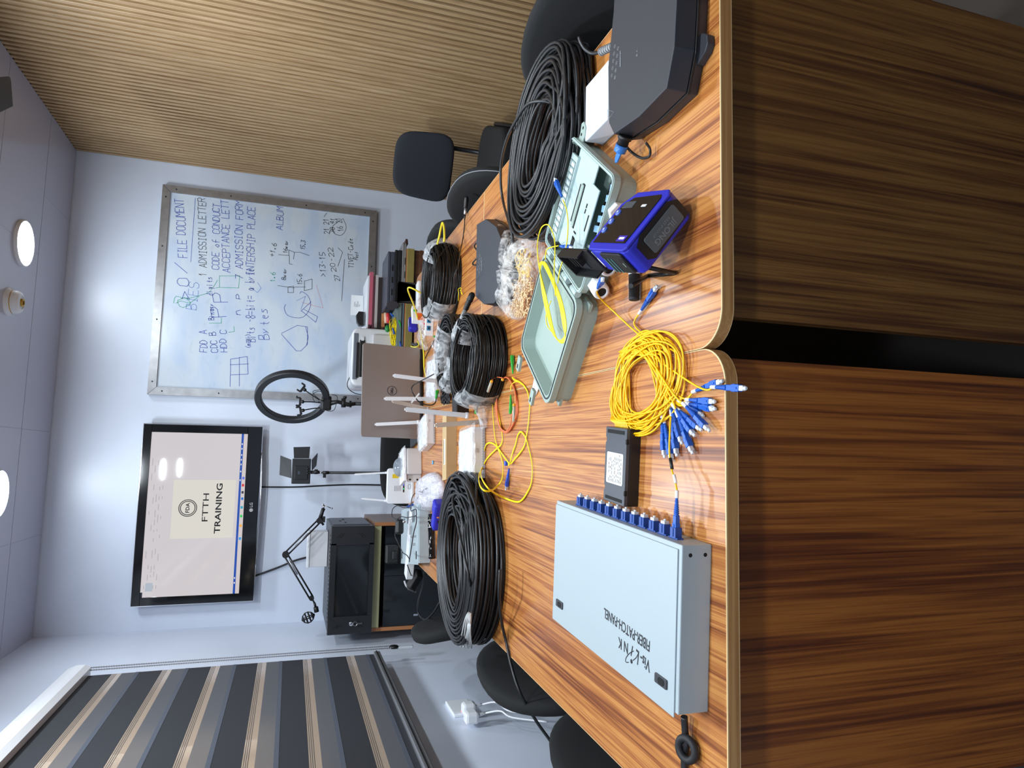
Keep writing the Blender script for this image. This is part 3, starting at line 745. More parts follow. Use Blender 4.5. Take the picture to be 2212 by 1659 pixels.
# cable into the near left end of the panel with its rubber ring
t = thing('feeder_cable', 'short black cable with a thick rubber ring, leaving the large grey patch panel', 'cable', P(1485,1600), world=True)
pts = [P(1478,1548,TZ+.012), P(1480,1580,TZ+.009), P(1483,1610,TZ+.008), P(1478,1640,TZ+.006), P(1480,1700,TZ+.006)]
s = B().m(M_cab); s.tube(pts, .0046, 10, smooth_path=5); s.out('cable', t)
c = P(1485,1618,TZ+.010); s = B().m(M_blackm)
ring = [c + Vector((math.cos(a)*.0135, math.sin(a)*.0135*.95, .001+math.sin(a)*.004)) for a in [2*PI*i/24 for i in range(24)]]
s.tube(ring, .0052, 10, closed=True); s.out('rubber_ring', t)

# ------------------------------------------------------------------ fibre splitter: black cassette, yellow pigtails, sixteen connectors
sa, sb, sc, sd = P(1352,925,.775), P(1308,922,.775), P(1309,1080,.775), P(1345,1095,.775)
cc = (sa+sb+sc+sd)/4; rz = math.atan2((sa-sd).y, (sa-sd).x); sw = ((sa-sd).length+(sb-sc).length)/2; sl_ = .073
t = thing('fibre_splitter', 'black splitter cassette with a white label, its looped yellow pigtails ending in blue connectors', 'fibre splitter', (cc.x, cc.y, TZ), rz)
s = B().m(M_black)
nc = [(-sw/2,-sl_/2),(sw/2,-sl_/2),(sw/2,sl_/2),(sw*.36,sl_/2),(sw*.35,sl_/2-.003),(sw*.30,sl_/2-.003),(sw*.29,sl_/2),(-sw*.29,sl_/2),(-sw*.30,sl_/2-.003),(-sw*.35,sl_/2-.003),(-sw*.36,sl_/2),(-sw/2,sl_/2)]
s.prism(nc, 0, .0185, bev=.0012); s.m(mat('cassette_lid', (66,70,78), .38)); s.prism([(x*.998, y*.998) for x, y in nc], .0185, .025, bev=.001)
s.m(M_dark)
for x in (-sw*.33, sw*.33): s.box((x, -sl_/2, .0235), (.008, .004, .0045), bev=.001)
s.box((sw/2-.007, 0, .0252), (.006, sl_*.8, .0006)); s.box((-sw/2+.007, 0, .0252), (.005, sl_*.8, .0006))
s.out('cassette', t)
s = B().m(M_lbl); s.prism(rrect(.050, .056, .003, cx=-.005, cy=0), .025, .0254)
s.m(M_ink)
rr2 = random.Random(9)
for i in range(9):
    y = .022-i*.0052; x = -.027
    while x < .015:
        w_ = rr2.uniform(.002, .006)
        if rr2.random() < .75: s.box((x+w_/2, -y, .0255), (w_, .0014, .0002))
        x += w_+rr2.uniform(.001, .004)
s.out('label', t)
# pigtail loops
bun = B().m(M_yel)
lc = P(1393,828,.757); 
def sp(x, y, z=.7535): return P(x, y, z)
lz = TZ+.0035
loops = []
for i in range(23):
    u = (i+.5)/23
    rx = .040 + .035*rnd.random(); ry = .052 + .060*rnd.random(); ph = rnd.uniform(-.12, .12)
    cx = lc.x + rnd.uniform(-.004,.006); cy = lc.y + rnd.uniform(-.008,.008)
    pts = []
    for k in range(28):
        a = 2*PI*k/28; rr_ = 1 + .06*math.sin(2*a+i)
        sx = abs(math.cos(a))**.85*math.copysign(1, math.cos(a)); sy = abs(math.sin(a))**.85*math.copysign(1, math.sin(a))
        x, y = sx*rx*rr_, sy*ry*rr_
        pts.append(Vector((cx + x*math.cos(ph)-y*math.sin(ph) - y*.10, cy + x*math.sin(ph)+y*math.cos(ph), lz + .0016*(i % 6) + .002*math.sin(a*2+i*1.3)+.002)))
    bun.tube(pts, .00145, 6, closed=True, smooth_path=2)
# ribbon of pigtails leaving the cassette
for i in range(11):
    q = Matrix.Translation(t.location) @ Matrix.Rotation(rz, 4, 'Z') @ Vector((sw/2-.002, sl_/2-.010-i*.0042, .012))
    e = P(1322+i*3.2, 896-i*.6, lz+.006)
    bun.tube([q, q+Vector((.008,.001,.001)), (q+e)/2+Vector((.002,.002,.004)), e, P(1318+i*3.4, 868, lz+.007), P(1324+i*3, 835, lz+.006)], .00145, 6, smooth_path=5)
# connectors: (tail px, tip px, tail height, tip height)
CN = [((1536,836),(1663,841),.7600,.7570),((1495,847),(1558,824),.7560,.7555),((1481,863),(1561,869),.7560,.7560),((1481,871),(1559,886),.7560,.7550),
      ((1463,864),(1521,900),.7545,.7545),((1474,870),(1537,935),.7660,.7610),((1461,881),(1524,937),.7560,.7550),((1452,873),(1516,963),.7600,.7560),
      ((1460,888),(1494,974),.7600,.7560),((1446,868),(1476,968),.7550,.7545),((1449,884),(1461,976),.7550,.7545),((1429,888),(1436,992),.7560,.7560),
      ((1433,901),(1451,994),.7540,.7545)]
for i, (a, b_, za, zb) in enumerate(CN):
    A_, B_ = P(*a, za), P(*b_, zb)
    connector(t, A_, B_, roll=rnd.choice((0, 0, PI/2, .4)))
    d = (B_-A_).normalized(); st = lc + Vector((.050+rnd.uniform(-.010,.016), .0+rnd.uniform(-.03,.03), 0)); st.z = lz+.006+.001*(i%4)
    st2 = lc + Vector((.050+rnd.uniform(-.01,.01), .07+rnd.uniform(-.01,.01), 0)); st2.z = st.z
    m_ = A_ - d*.03; m_.z = max(m_.z, lz+.003)
    bun.tube([st2, st, m_, A_+d*.004], .00145, 6, smooth_path=6)
# the pigtail patched into the panel
A_ = plug + plug_dir*.052
connector(t, A_, plug)
bun.tube([P(1449,900,.760), P(1447,935,.768), P(1446,975,.770), P(1450,1010,.772), P(1457,1035,.774), P(1461,1052,.775), A_], .00145, 6, smooth_path=6)
# the two that run to the meter
ta, tb = P(1380,678,.7545), P(1433,598,.7570); connector(t, ta, tb)
bun.tube([P(1395,725,.760), P(1378,712,.757), P(1370,700,.7545), P(1372,690,.7545), ta], .00145, 6, smooth_path=6)
outw(bun, 'pigtails', t)
s = B().m(M_black); s.cyl(P(1448,990,.7705), P(1452,1013,.7722), .0024, seg=10); s.m(M_white); s.cyl(P(1456,1026,.7735), P(1460,1044,.7748), .0022, seg=10); outw(s, 'splice_sleeves', t)
ta2, tb2 = P(1289,626,.8120), P(1324,566,.8560)
split_root = t
connector(t, ta2, tb2)
s = B().m(M_yel); s.tube([P(1395,735,.760), P(1360,705,.760), P(1325,672,.766), P(1302,650,.785), P(1291,636,.803), ta2], .00145, 6, smooth_path=6); outw(s, 'pigtail', t)

# ------------------------------------------------------------------ optical power meter propped on its stand
MC = Vector((.2861,.7934,.8538)); E1 = Vector((.789,-.2149,-.5756)); E3 = Vector((-.5326,.2279,-.8151)); E2 = Vector((.3063,.9497,.0653))
ML, MW, MT_ = .1108, .1153, .0489
MM = Matrix.Translation(MC) @ Matrix((E1, E2, E3)).transposed().to_4x4()
t = thing('optical_power_meter', 'large blue optical meter with a black flap, propped on its stand beside the grey box', 'optical meter', (.345,.78,TZ), world=True)
def lo(s, name, parent=None, m=MM):
    bmesh.ops.transform(s.bm, matrix=m, verts=s.bm.verts); return s.out(name, parent or t)
def rprism(s, pts, ax0, ax1, axis='z', **k):
    "outline in two local axes, extruded along the third"
    M = {'z': Matrix.Identity(4), 'y': Matrix(((1,0,0,0),(0,0,1,0),(0,-1,0,0),(0,0,0,1))).inverted(), }[axis]
    s.prism(pts, ax0, ax1, M=M, **k)
s = B().m(M_blued)
out_ = [(0,.006),(.006,0),(ML-.010,0),(ML,.010),(ML,MW-.024),(ML-.022,MW),(.012,MW),(0,MW-.010)]
# blue rubber jacket: side slabs around a black core
s.prism(out_, 0, .004, bev=.0015); s.prism(out_, .004, MT_, bev=.003)
lo(s, 'rubber_jacket')
s = B().m(M_gloss); s.prism([(.012,.012),(ML-.016,.012),(ML-.010,.018),(ML-.012,MW-.028),(ML-.028,MW-.010),(.012,MW-.010)], -.0012, 0, bev=.0006)
s.m(mat('screen_strip', (70,78,84), .2)).box((ML-.026, MW-.030, -.0014), (.012,.030,.0005)); lo(s, 'display')
s = B().m(mat('meter_button', (78,104,190), .35))
for x in (.030,.047,.064): s.lathe([(.0001,-.0026),(.005,-.0022),(.0058,-.0006),(.0058,0)], (x+.006, MW-.0165, -.0010), (0,0,1), 18, cap=False)
lo(s, 'buttons')
s = B().m(M_white)
for x in (.030,.047,.064): s.box((x+.006, MW-.0165, -.0037), (.003,.003,.0003))
s.m(mat('badge_blue', (60,40,170), .3)).box((.020,.028,-.0016), (.010,.022,.0006)); s.m(M_white).box((.020,.028,-.0020), (.004,.014,.0003)); s.box((ML-.030,.040,-.0016), (.004,.012,.0004))
lo(s, 'face_marks')
# side facing the camera: black window with the grey maker's plate
s = B().m(M_black); 
My = Matrix(((1,0,0,0),(0,0,-1,0),(0,1,0,0),(0,0,0,1)))      # (x, y, z) -> (x, -z, y): outline in e1/e3, extruded towards -e2
s.prism([(.016,.012),(.030,.004),(ML-.020,.004),(ML-.006,.014),(ML-.006,MT_-.008),(.026,MT_-.004),(.016,MT_-.012)], 0, .0010, M=My)
s.m(mat('plate_grey', (84,92,96), .4)).prism(rrect(.066,.028,.004, cx=.062, cy=.026), .0010, .0026, bev=.0006, M=My); lo(s, 'maker_plate')
s = B().m(mat('plate_print', (118,126,130), .4))
s.text('JILONG', frame(MM @ Vector((.060,-.0030,.030)), -E1, E3), .012, bold=.0002, width=.044); s.text('FAST POWER', frame(MM @ Vector((.060,-.0030,.0205)), -E1, E3), .006, width=.036); s.out('maker_lettering', t)
# end face: sockets, warning label
s = B().m(M_black); Mx = Matrix(((0,0,-1,0),(1,0,0,0),(0,1,0,0),(0,0,0,1)))   # outline in e2/e3 extruded to -e1
s.prism(rrect(.060,.040,.005, cx=.045, cy=.025), 0, .004, M=Mx, bev=.001); s.m(M_dark).prism(rrect(.016,.026,.004, cx=.024, cy=.028), .004, .0045, M=Mx)
s.m(M_chrome).box((-.0046,.024,.026), (.001,.004,.008)); s.m(mat('label_teal', (90,150,150), .5))
for yy in (.050,.060,.070):
    s.box((-.0045, yy, .030), (.0004,.0015,.030))
lo(s, 'socket_end')
# open flap on the far side of the end
s = B().m(M_black)
fb = B().m(M_black); fb.box((-.002, MW+.034, MT_/2), (.004,.086,MT_), bev=.001)
fb.box((-.010, MW+.040, .0015), (.016,.072,.003)); fb.box((-.010, MW+.040, MT_-.0015), (.016,.072,.003)); fb.box((-.010, MW+.076, MT_/2), (.016,.003,MT_))
for q in (.018,.034,.050): fb.box((-.008, MW+.022+q*.6, MT_*.30), (.012,.003,MT_*.55))
fb.m(mat('flap_recess', (40,42,46), .5)).box((-.0045, MW+.050, MT_*.70), (.001,.034,MT_*.34)); fb.m(M_chrome).box((-.006, MW+.062, .012), (.002,.008,.004))
lo(fb, 'flap')
s = B().m(M_black); e0 = MM @ Vector((.012,.010,MT_)); e1_ = MM @ Vector((.012,.070,MT_)); f0 = P(1457,590,.757); f1 = P(1445,612,.756)
s.tube([e0, f0], .0035, 8); s.tube([f0, P(1400,596,.757)], .0035, 8); s.tube([P(1400,596,.757), e0+Vector((-.02,.03,.01))], .0035, 8); s.out('stand', t)

# marker
t = thing('marker_pen', 'black board marker with a white band lying beside the grey box and the blue meter', 'marker', P(1372,600), world=True)
a, b_ = P(1370,649,.7605), P(1370,548,.7605); d = (b_-a).normalized()
s = B().m(M_blackm); s.lathe([(.0070,0),(.0085,.0008),(.0088,.006),(.0084,.0062),(.0088,.009),(.0086,.0092),(.0090,.042),(.0,.042)], a, d, 24); s.out('cap', t)
s = B().m(M_lbl); s.lathe([(.0090,.042),(.0090,.060),(.0,.060)], a, d, 24); s.m(M_ink).lathe([(.00905,.0500),(.00905,.0505)], a, d, 24, cap=False)
q = a + d*.0545; s.text('MARKER', frame(q+Vector((0,-.0060,.0069)), -d.cross(Vector((0,0,1))), d) if False else frame(q+Vector((0,-.0058,.0072)), d*-1, Vector((0,.6,.6))), .006, bold=.0003); s.out('barrel_band', t)
s = B().m(M_blackm); s.lathe([(.0088,.060),(.0088,.100),(.0,.101)], a, d, 24); s.out('barrel', t)

# ------------------------------------------------------------------ open grey distribution box
HO = Vector((.290,1.074,TZ)); HU = Vector((.658,.753,0)).normalized(); HV = Vector((-HU.y, HU.x, 0))
BH = .045
t = thing('distribution_box', 'open sage grey fibre distribution box, its tray and lid lying hinged side by side', 'distribution box', HO, world=True)
MB_ = frame(HO, HU, HV)
LU, LV = .240, .220
def tray(s, x0, x1, y0, y1, h, r=.018, wall=.007, floor=.006, taper=.006):
    w_, l_ = x1-x0, y1-y0; cx, cy = (x0+x1)/2, (y0+y1)/2
    o0 = rrect(w_-2*taper, l_-2*taper, r, 5, cx, cy); o1 = rrect(w_-.006, l_-.006, r, 5, cx, cy); o2 = rrect(w_, l_, r, 5, cx, cy); i1 = rrect(w_-2*wall, l_-2*wall, r*.8, 5, cx, cy); i0 = rrect(w_-2*wall-.012, l_-2*wall-.012, r*.8, 5, cx, cy)
    V = lambda pts, z: [Vector((x, y, z)) for x, y in pts]
    s.loft([V(o0, 0), V(o1, h-.013), V(o2, h-.012), V(o2, h), V(i1, h), V(i0, floor)], cap=True, smooth=False)
s = B().m(M_sage); tray(s, 0, LU, -LV, -.004, BH)
# sealing rim
wl = lambda pts, z: [Vector((x, y, z)) for x, y in pts]
for e_ in (.0035,):
    s.m(M_sage2); a_, b2 = rrect(LU-.004, LV-.008, .016, 5, LU/2, -LV/2-.002), rrect(LU-.008, LV-.012, .015, 5, LU/2, -LV/2-.002)
    s.loft([wl(a_, BH), wl(a_, BH+.002), wl(b2, BH+.002), wl(b2, BH)], cap=False, smooth=False)
lo(s, 'base', t, MB_)
# splice tray inside with slots and adapter row
s = B().m(M_sage2)
s.box((.150,-.118,BH-.010), (.100,.180,.003), bev=.001); s.box((.085,-.110,BH-.009), (.040,.130,.003), bev=.001)
s.box((.205,-.105,BH-.006), (.034,.176,.006), bev=.001)
s.m(mat('slot_shade', (112,128,126), .5))
for k in range(13): s.box((.205,-.182+k*.0118,BH-.0028), (.028,.0016,.0012))
s.box((.191,-.105,BH-.0028), (.0016,.156,.0012)); s.box((.213,-.105,BH-.0028), (.0012,.156,.0012))
s.m(mat('slot_white', (214,226,228), .4))
for k in range(12): s.box((.2025,-.176+k*.0118,BH-.0026), (.017,.0070,.0012), bev=.0004)
s.m(M_dark); s.box((.150,-.120,BH-.0082), (.010,.072,.0012), bev=.0004); s.box((.136,-.120,BH-.0080), (.010,.084,.0010)); 
s.m(M_sage).box((.1395,-.120,BH-.0070), (.012,.080,.003), bev=.001); s.m(M_dark)
for q in (-.135,-.125): s.box((.098, q, BH-.0072), (.004,.008,.0008))
for q in (-.075,-.065): s.box((.120, q+.0, BH-.0080), (.012,.003,.0008))
s.box((.078,-.110,BH-.0072), (.004,.030,.0008)); s.box((.118,-.050,BH-.0080), (.014,.030,.0008))
lo(s, 'splice_tray', t, MB_)
s = B().m(M_dark); s.box((.045,-.150,BH-.030), (.060,.110,.004)); s.m(mat('adapter_pale_blue', (130,170,200), .3))
for q in range(5): s.box((.040+.004*q,-.190+q*.020,BH-.022), (.022,.012,.008), rot=.3, bev=.001)
s.m(mat('inner_glass', (170,182,186), .12))
for q in range(4): s.box((.055,-.075+q*.016,BH-.024), (.040,.005,.012), rot=.2)
lo(s, 'adapters', t, MB_)
s = B().m(M_black); s.box((.205,-.020,BH-.004), (.050,.013,.008), bev=.001); s.m(M_dark)
for q in range(4): s.box((.187+q*.0125,-.020,BH+.0004), (.008,.008,.0008))
lo(s, 'latch_block', t, MB_)
# glands on the near side, mounting ear on the right side
Mg = lambda x, z: None
for gx, gy in ((0,-.030),(0,-.074)):
    s = B().m(M_white)
    hx = [(math.cos(PI/3*k+.2)*.0165, math.sin(PI/3*k+.2)*.0165) for k in range(6)]
    Mgl = MB_ @ Matrix.Translation((gx, gy, .022)) @ Matrix.Rotation(-PI/2, 4, 'Y')
    s.prism(hx, -.002, .010, bev=.0012, M=Mgl); s.lathe([(.0150,.010),(.0150,.026),(.0135,.030),(.0085,.031),(.0085,.029)], Mgl @ Vector((0,0,0)), Mgl.to_3x3() @ Vector((0,0,1)), 30, cap=False)
    g_ = s.out('cable_gland', t)
    s = B().m(M_dark); s.lathe([(.0086,.0290),(.0001,.0295)], Mgl @ Vector((0,0,0)), Mgl.to_3x3() @ Vector((0,0,1)), 24, cap=False); s.out('rubber_plug', g_)
s = B().m(M_white); Mgl = MB_ @ Matrix.Translation((.010,-.170,.026)) @ Matrix.Rotation(-PI/2, 4, 'Y') @ Matrix.Rotation(.2, 4, 'Z')
Mgl = MB_ @ Matrix.Translation((.0,-.165,.026)) @ Matrix.Rotation(-PI/2, 4, 'Y')
s.prism([(math.cos(PI/3*k)*.017, math.sin(PI/3*k)*.017) for k in range(6)], -.002, .012, bev=.0015, M=Mgl); s.out('blanking_nut', t)
s = B().m(M_sage); s.prism([(.195,-LV+.004),(.218,-LV+.004),(.216,-LV-.010),(.222,-LV-.026),(.214,-LV-.032),(.198,-LV-.026),(.192,-LV-.012)], BH-.010, BH-.006, bev=.0006)
s.m(M_dark); s.lathe([(0,.0005),(.0028,.0005),(.0028,0)], (.208,-LV-.022,BH-.006), (0,0,1), 12); s.lathe([(0,.0005),(.0028,.0005),(.0028,0)], (.208,-LV-.010,BH-.006), (0,0,1), 12)
s.m(M_sage).box((.212,-LV-.012,.016), (.018,.024,.030), bev=.002)
lo(s, 'mounting_ear', t, MB_)
# lid
s = B().m(M_sage); tray(s, -.004, LU-.012, .010, .010+.232, BH, r=.026, wall=.012, floor=.010, taper=.004)
s.box((LU/2-.008, .126, BH*.38), (LU-.020, .228, .006)); 
lo(s, 'lid', t, MB_)
s = B().m(mat('gasket', (36,44,48), .6)); a_ = rrect(LU-.012-.006, .232-.012, .024, 6, LU/2-.008, .126); b2 = rrect(LU-.012-.011, .232-.017, .023, 6, LU/2-.008, .126)
s.loft([wl(a_, BH+.0004), wl(a_, BH+.0012), wl(b2, BH+.0012), wl(b2, BH+.0004)], cap=False, smooth=False); lo(s, 'gasket', t, MB_)
s = B().m(M_sage2); 
for q in (.020,.075,.130,.185): s.cyl((q,.003,BH-.004), (q+.030,.003,BH-.004), .0065, seg=16)
lo(s, 'hinge', t, MB_)
s = B().m(M_lbl); s.box((.040,.060,.0105), (.070,.045,.0006)); s.m(M_inkg)
for q in range(5): s.box((.040,.044+q*.007,.0110), (.060,.0005,.0003))
lo(s, 'paper_label', t, MB_)
for (px, q) in (((1122,785),0),((1150,857),1)):
    s = B().m(M_sage); c = P(*px, TZ+BH-.006); s.box(c, (.034,.018,.007), rot=-.55, bev=.0012); s.m(M_dark).box(c+Vector((-.006,.003,.0036)), (.010,.006,.0006), rot=-.55); s.out('lid_ear', t)
s = B().m(M_white); c = P(1158,845,TZ+.006); s.prism([(c.x+x, c.y+y) for x, y in ((.05,-.03),(.055,.0),(.03,.02),(.005,.035),(-.012,.028),(-.008,.010),(.015,-.02))], TZ+.001, TZ+.004, bev=.0006); s.out('mounting_plate', t)

# yellow pigtails stored in the lid
t = thing('pigtail_bundle', 'bundle of yellow fibre pigtails looped across the lid of the open grey box', 'fibre pigtails', P(1200,650), world=True)
s = B().m(M_ylc)
zc = TZ+BH+.003
for i in range(13):
    j = rnd.uniform(-3,3); k_ = i*1.25
    pts = [P(1170+k_*.5,566+j*.3,zc+.004), P(1190+k_*.4,602+j,zc+.003), P(1207+k_*.5,650+j,zc), P(1216+k_*.5,700+j,zc-.008), P(1222-k_*.2,732-k_*.3,zc-.012), P(1212-k_*.3,741-k_*.4,zc-.012), P(1199-k_*.4,722-k_*.3,zc-.01), P(1187-k_*.5,670+j,zc-.004), P(1176-k_*.4,620+j,zc), P(1166+k_*.1,580+j*.4,zc+.004)]
    s.tube(pts, .00115, 6, closed=True, smooth_path=4)
s.tube([P(1200,640,zc+.002), P(1197,590,zc+.01), P(1199,530,zc+.03), P(1193,500,zc+.04), P(1182,485,zc+.045), P(1168,495,zc+.04), P(1161,530,zc+.02), P(1165,580,zc+.006), P(1180,640,zc)], .00115, 6, smooth_path=6)
s.tube([P(1205,612,zc+.004), P(1209,585,zc+.010), P(1218,555,zc+.014), P(1225,520,zc+.016), P(1227,480,zc+.014), P(1223,450,zc+.014), P(1216,432,zc+.014)], .00115, 6, smooth_path=6)
s.tube([P(1178,560,zc+.006), P(1180,542,zc+.010), P(1188,535,zc+.012), P(1206,531,zc+.012)], .00115, 6, smooth_path=6)
s.tube([P(1190,650,zc), P(1180,680,zc-.006), P(1183,705,zc-.01), P(1198,722,zc-.012)], .00115, 6, smooth_path=6)
s.out('fibres', t)
connector(t, P(1216,432,zc+.014), P(1195,376,zc+.016), sleeve=False)
connector(t, P(1206,531,zc+.012), P(1245,537,zc+.010), sleeve=False)

# ------------------------------------------------------------------ large black splice closures
def closure(label, top, z1, bot, group=None, marks=None, world_loc=None):
    t = thing('splice_closure', label, 'splice closure', world_loc, world=True)
    cx = sum(p[0] for p in top)/len(top); cy = sum(p[1] for p in top)/len(top)
    def off(k): return [(cx+(x-cx)*k, cy+(y-cy)*k) for x, y in top]
    zs = TZ+.018
    s = B().m(M_clos)
    V = lambda pts, z: [Vector((x, y, z)) for x, y in pts]
    s.prism(off(1.02), zs+.001, z1, top=off(1.0), bev=.0012); s.out('cover', t)
    s = B().m(M_black); s.prism(off(1.035), zs-.0035, zs+.0005, bev=.001); s.m(M_clos); s.prism(off(1.005), TZ+.0005, zs-.0035, top=off(1.03), bev=.0012); s.out('base', t)
    return t
c1 = [(.80,.918),(.738,.926),(.652,.947),(.554,.945),(.526,.927),(.514,.845),(.516,.767),(.565,.746),(.628,.738),(.75,.735),(.80,.745)]
t = closure('large matt black splice closure at the corner of the right-hand desk, with a blue plug', c1, .800, None, world_loc=(.65,.84,TZ))
# markings: five pairs of numbered rings, serial number (the square code is left out), 7 0
s = B().m(M_inkg)
for k in range(5):
    for q in (0, 1):
        c = P(1290+(210-9*k+q*38)/5.53, 60+(222+87*k+q*25)/5.53, .8006)
        n_ = 14; a_ = [c+Vector((math.cos(2*PI*i/n_)*.0028, math.sin(2*PI*i/n_)*.0028, 0)) for i in range(n_)]; b2 = [c+Vector((math.cos(2*PI*i/n_)*.0023, math.sin(2*PI*i/n_)*.0023, 0)) for i in range(n_)]
        s.loft([a_, b2], cap=False, smooth=False); s.text(str(k*2+q+1), frame(c, (-1,0,0), (0,-1,0)), .003)
s.text('2A1000000', frame(P(1340,127,.8006), (-1,.03,0), (-.03,-1,0)), .005, width=.027); s.text('7  0', frame(P(1376,115,.8006), (-1,.03,0), (-.03,-1,0)), .006)
q = [P(1290+x/5.53, 60+y/5.53, .8006) for x, y in ((125,980),(200,1005),(130,1100))]
for i in range(3): s.tube([q[i], q[(i+1)%3]], .0003, 4)
s.out('printed_marks', t)
s = B().m(M_black); a, b_ = P(1338,298,.785), P(1330,318,.782)
a = P(1352,292,.783); b_ = P(1343,316,.783); d = (b_-a).normalized()
s.lathe([(.012,0),(.012,.006),(.0095,.006),(.0095,.020),(.0,.020)], a, d, 22); s.out('port', t)
s = B().m(mat('plug_blue', (54,120,200), .35)); s.lathe([(.0102,.016),(.0102,.028),(.0060,.030),(0,.030)], a, d, 22)
f_ = frame(a+d*.030, d.cross(Vector((0,0,1))), d); s.prism([(-.008,-.004),(.008,-.004),(.006,.014),(0,.018),(-.006,.014)], -.0015, .0015, M=f_, bev=.0008); s.out('plug', t)
s = B().m(M_black); s.tube([a+d*.018+Vector((0,0,-.008)), P(1366,330,.765), P(1385,341,.760), P(1402,338,.760), P(1404,322,.760), P(1395,308,.768)], .0022, 8, smooth_path=6); s.out('plug_strap', t)
s = B().m(M_clos)
for px, py in ((1310,165),(1305,210),(1301,250)):
    c = P(px+6, py, .775); s.prism([(c.x-.006, c.y-.020),(c.x+.0, c.y+.016),(c.x-.004, c.y+.018),(c.x-.010, c.y-.018)], TZ+.012, TZ+.030, bev=.0008)
s.out('fins', t)
s = B().m(M_clos); c = P(1530,97,.754); s.prism([(c.x-.022,c.y+.016),(c.x-.014,c.y-.004),(c.x-.005,c.y-.010),(c.x+.008,c.y-.009),(c.x+.016,c.y+.0),(c.x+.022,c.y+.016)], TZ, TZ+.012, bev=.0015); s.out('mounting_lug', t)
s = B().m(mat('strain_relief', (150,152,154), .5)); a, b_ = P(1326,99,.790), P(1298,112,.795)
s.tube([a, b_], .006, 12)
for k in range(6): q = a.lerp(b_, (k+.5)/6); s.lathe([(.0072,0),(.0072,.0022)], q, (b_-a), 14)
s.out('strain_relief', t)
s = B().m(M_cab); s.tube([b_, P(1280,115,.797), P(1265,107,.805), P(1255,92,.812), P(1251,80,.815)], .0034, 8, smooth_path=5); s.out('cable_tail', t)
c2 = [(.672,1.795),(.655,1.700),(.600,1.600),(.512,1.517),(.414,1.540),(.401,1.609),(.420,1.706),(.462,1.795)]
t = closure('smaller looking black splice closure between the drop cable coils and the clear bag of sleeves', c2, .796, None, world_loc=(.53,1.65,TZ))
s = B().m(M_inkg)
for k in range(5):
    for q in (0, 1):
        c = P(1036-1.2*k+q*3+.5, 552+7.6*k+q*6, .7965); n_ = 12
        a_ = [c+Vector((math.cos(2*PI*i/n_)*.0030, math.sin(2*PI*i/n_)*.0030, 0)) for i in range(n_)]; b2 = [c+Vector((math.cos(2*PI*i/n_)*.0022, math.sin(2*PI*i/n_)*.0022, 0)) for i in range(n_)]
        s.loft([a_, b2], cap=False, smooth=False)
s.text('2A1000000', frame(P(1040.5,573,.7965), (-1,.03,0), (-.03,-1,0)), .006, width=.030); s.out('printed_marks', t)
s = B().m(M_drop); s.tube([P(1036,523,.76), P(1029,525,.768), P(1025,532,.768), P(1030,540,.765), P(1034,540,.76)], .0025, 8, smooth_path=5); s.out('plug_strap', t)
s = B().m(M_drop); s.tube([P(1033,556,.76), P(1026,562,.768), P(1021,570,.768), P(1026,573,.765), P(1030,571,.76)], .0025, 8, smooth_path=5); s.out('plug_strap', t)
s = B().m(M_lbl); c = (Vector((.560,1.568,.772))); dd = Vector((.66,.75,0)).normalized(); s.box(P(1090,493,.771), (.045,.001,.026), rot=math.atan2(.10,.08)); s.out('side_label', t)
t = thing('white_box', 'plain white plastic box between the big black closure and the coil of thick cable', 'box', (.632,1.02,TZ))
s = B().m(mat('pale_box', (214,222,234), .4)); s.box((0,0,.019), (.105,.094,.036), rot=-.03, bev=.002); s.out('body', t)
s = B().m(M_alu); s.box((0,0,.002), (.108,.097,.003), rot=-.03); s.out('base_plate', t)

# ------------------------------------------------------------------ coils of cable
def coil(name, label, cx, cy, rxo, ryo, rxi, ryi, z0, z1, r, n, m, th=0., seg=6, steps=40, seed=1, skew=(0,0), group=None, flat=1.):
    q = random.Random(seed); t = thing(name, label, 'cable coil', (cx, cy, TZ), world=True)
    if group: t['group'] = group
    targets = []
    cols = max(2, int((z1-z0)/(2*r*1.05)))
    for i in range(n):
        zz = i % cols; u = q.random()
        targets.append((u, z0 + r + (z1-z0-2*r)*zz/(max(cols-1,1)), q.uniform(-.02,.02), q.uniform(-.02,.02)))
    # lay turns out so they fill the ring: radial rank
    order = sorted(range(n), key=lambda i: (targets[i][1], targets[i][0]))
    rad = {}; bylayer = {}
    for i in range(n): bylayer.setdefault(round(targets[i][1], 5), []).append(i)
    for k, lst in bylayer.items():
        q.shuffle(lst)
        for j, i in enumerate(lst): rad[i] = (j+.5)/len(lst)
    pts = []
    for i in range(n):
        ni = min(i+1, n-1); a, c = targets[i], targets[ni]
        p1, p2 = q.uniform(0, 6.28), q.uniform(0, 6.28); am = q.uniform(.008,.035)
        for k in range(steps):
            f = k/steps; s_ = 0 if f < .75 else (f-.75)/.25; s_ = s_*s_*(3-2*s_)
            u = rad[i]*(1-s_) + rad[ni]*s_; u = min(1, max(0, u + am*math.sin(2*PI*f+p1) + am*.6*math.sin(4*PI*f+p2)))
            z = a[1]*(1-s_) + c[1]*s_ + r*.5*math.sin(6*PI*f+p1)
            ang = 2*PI*f
            x = (rxi+(rxo-rxi)*u)*math.cos(ang) + skew[0]*(1-u) + a[2]*r; y = (ryi+(ryo-ryi)*u)*math.sin(ang) + skew[1]*(1-u)
            pts.append(Vector((cx+x*math.cos(th)-y*math.sin(th), cy+x*math.sin(th)+y*math.cos(th), max(z, TZ+r))))
    s = B().m(m); s.tube(pts, r, seg); s.out('turns', t)
    return t
tR = coil('cable_coil', 'large coil of thick black outdoor cable on the right-hand desk, behind the black closure', .665, 1.262, .205, .170, .085, .050, TZ, TZ+.068, .0037, 76, M_cab, th=-.75, seed=3)
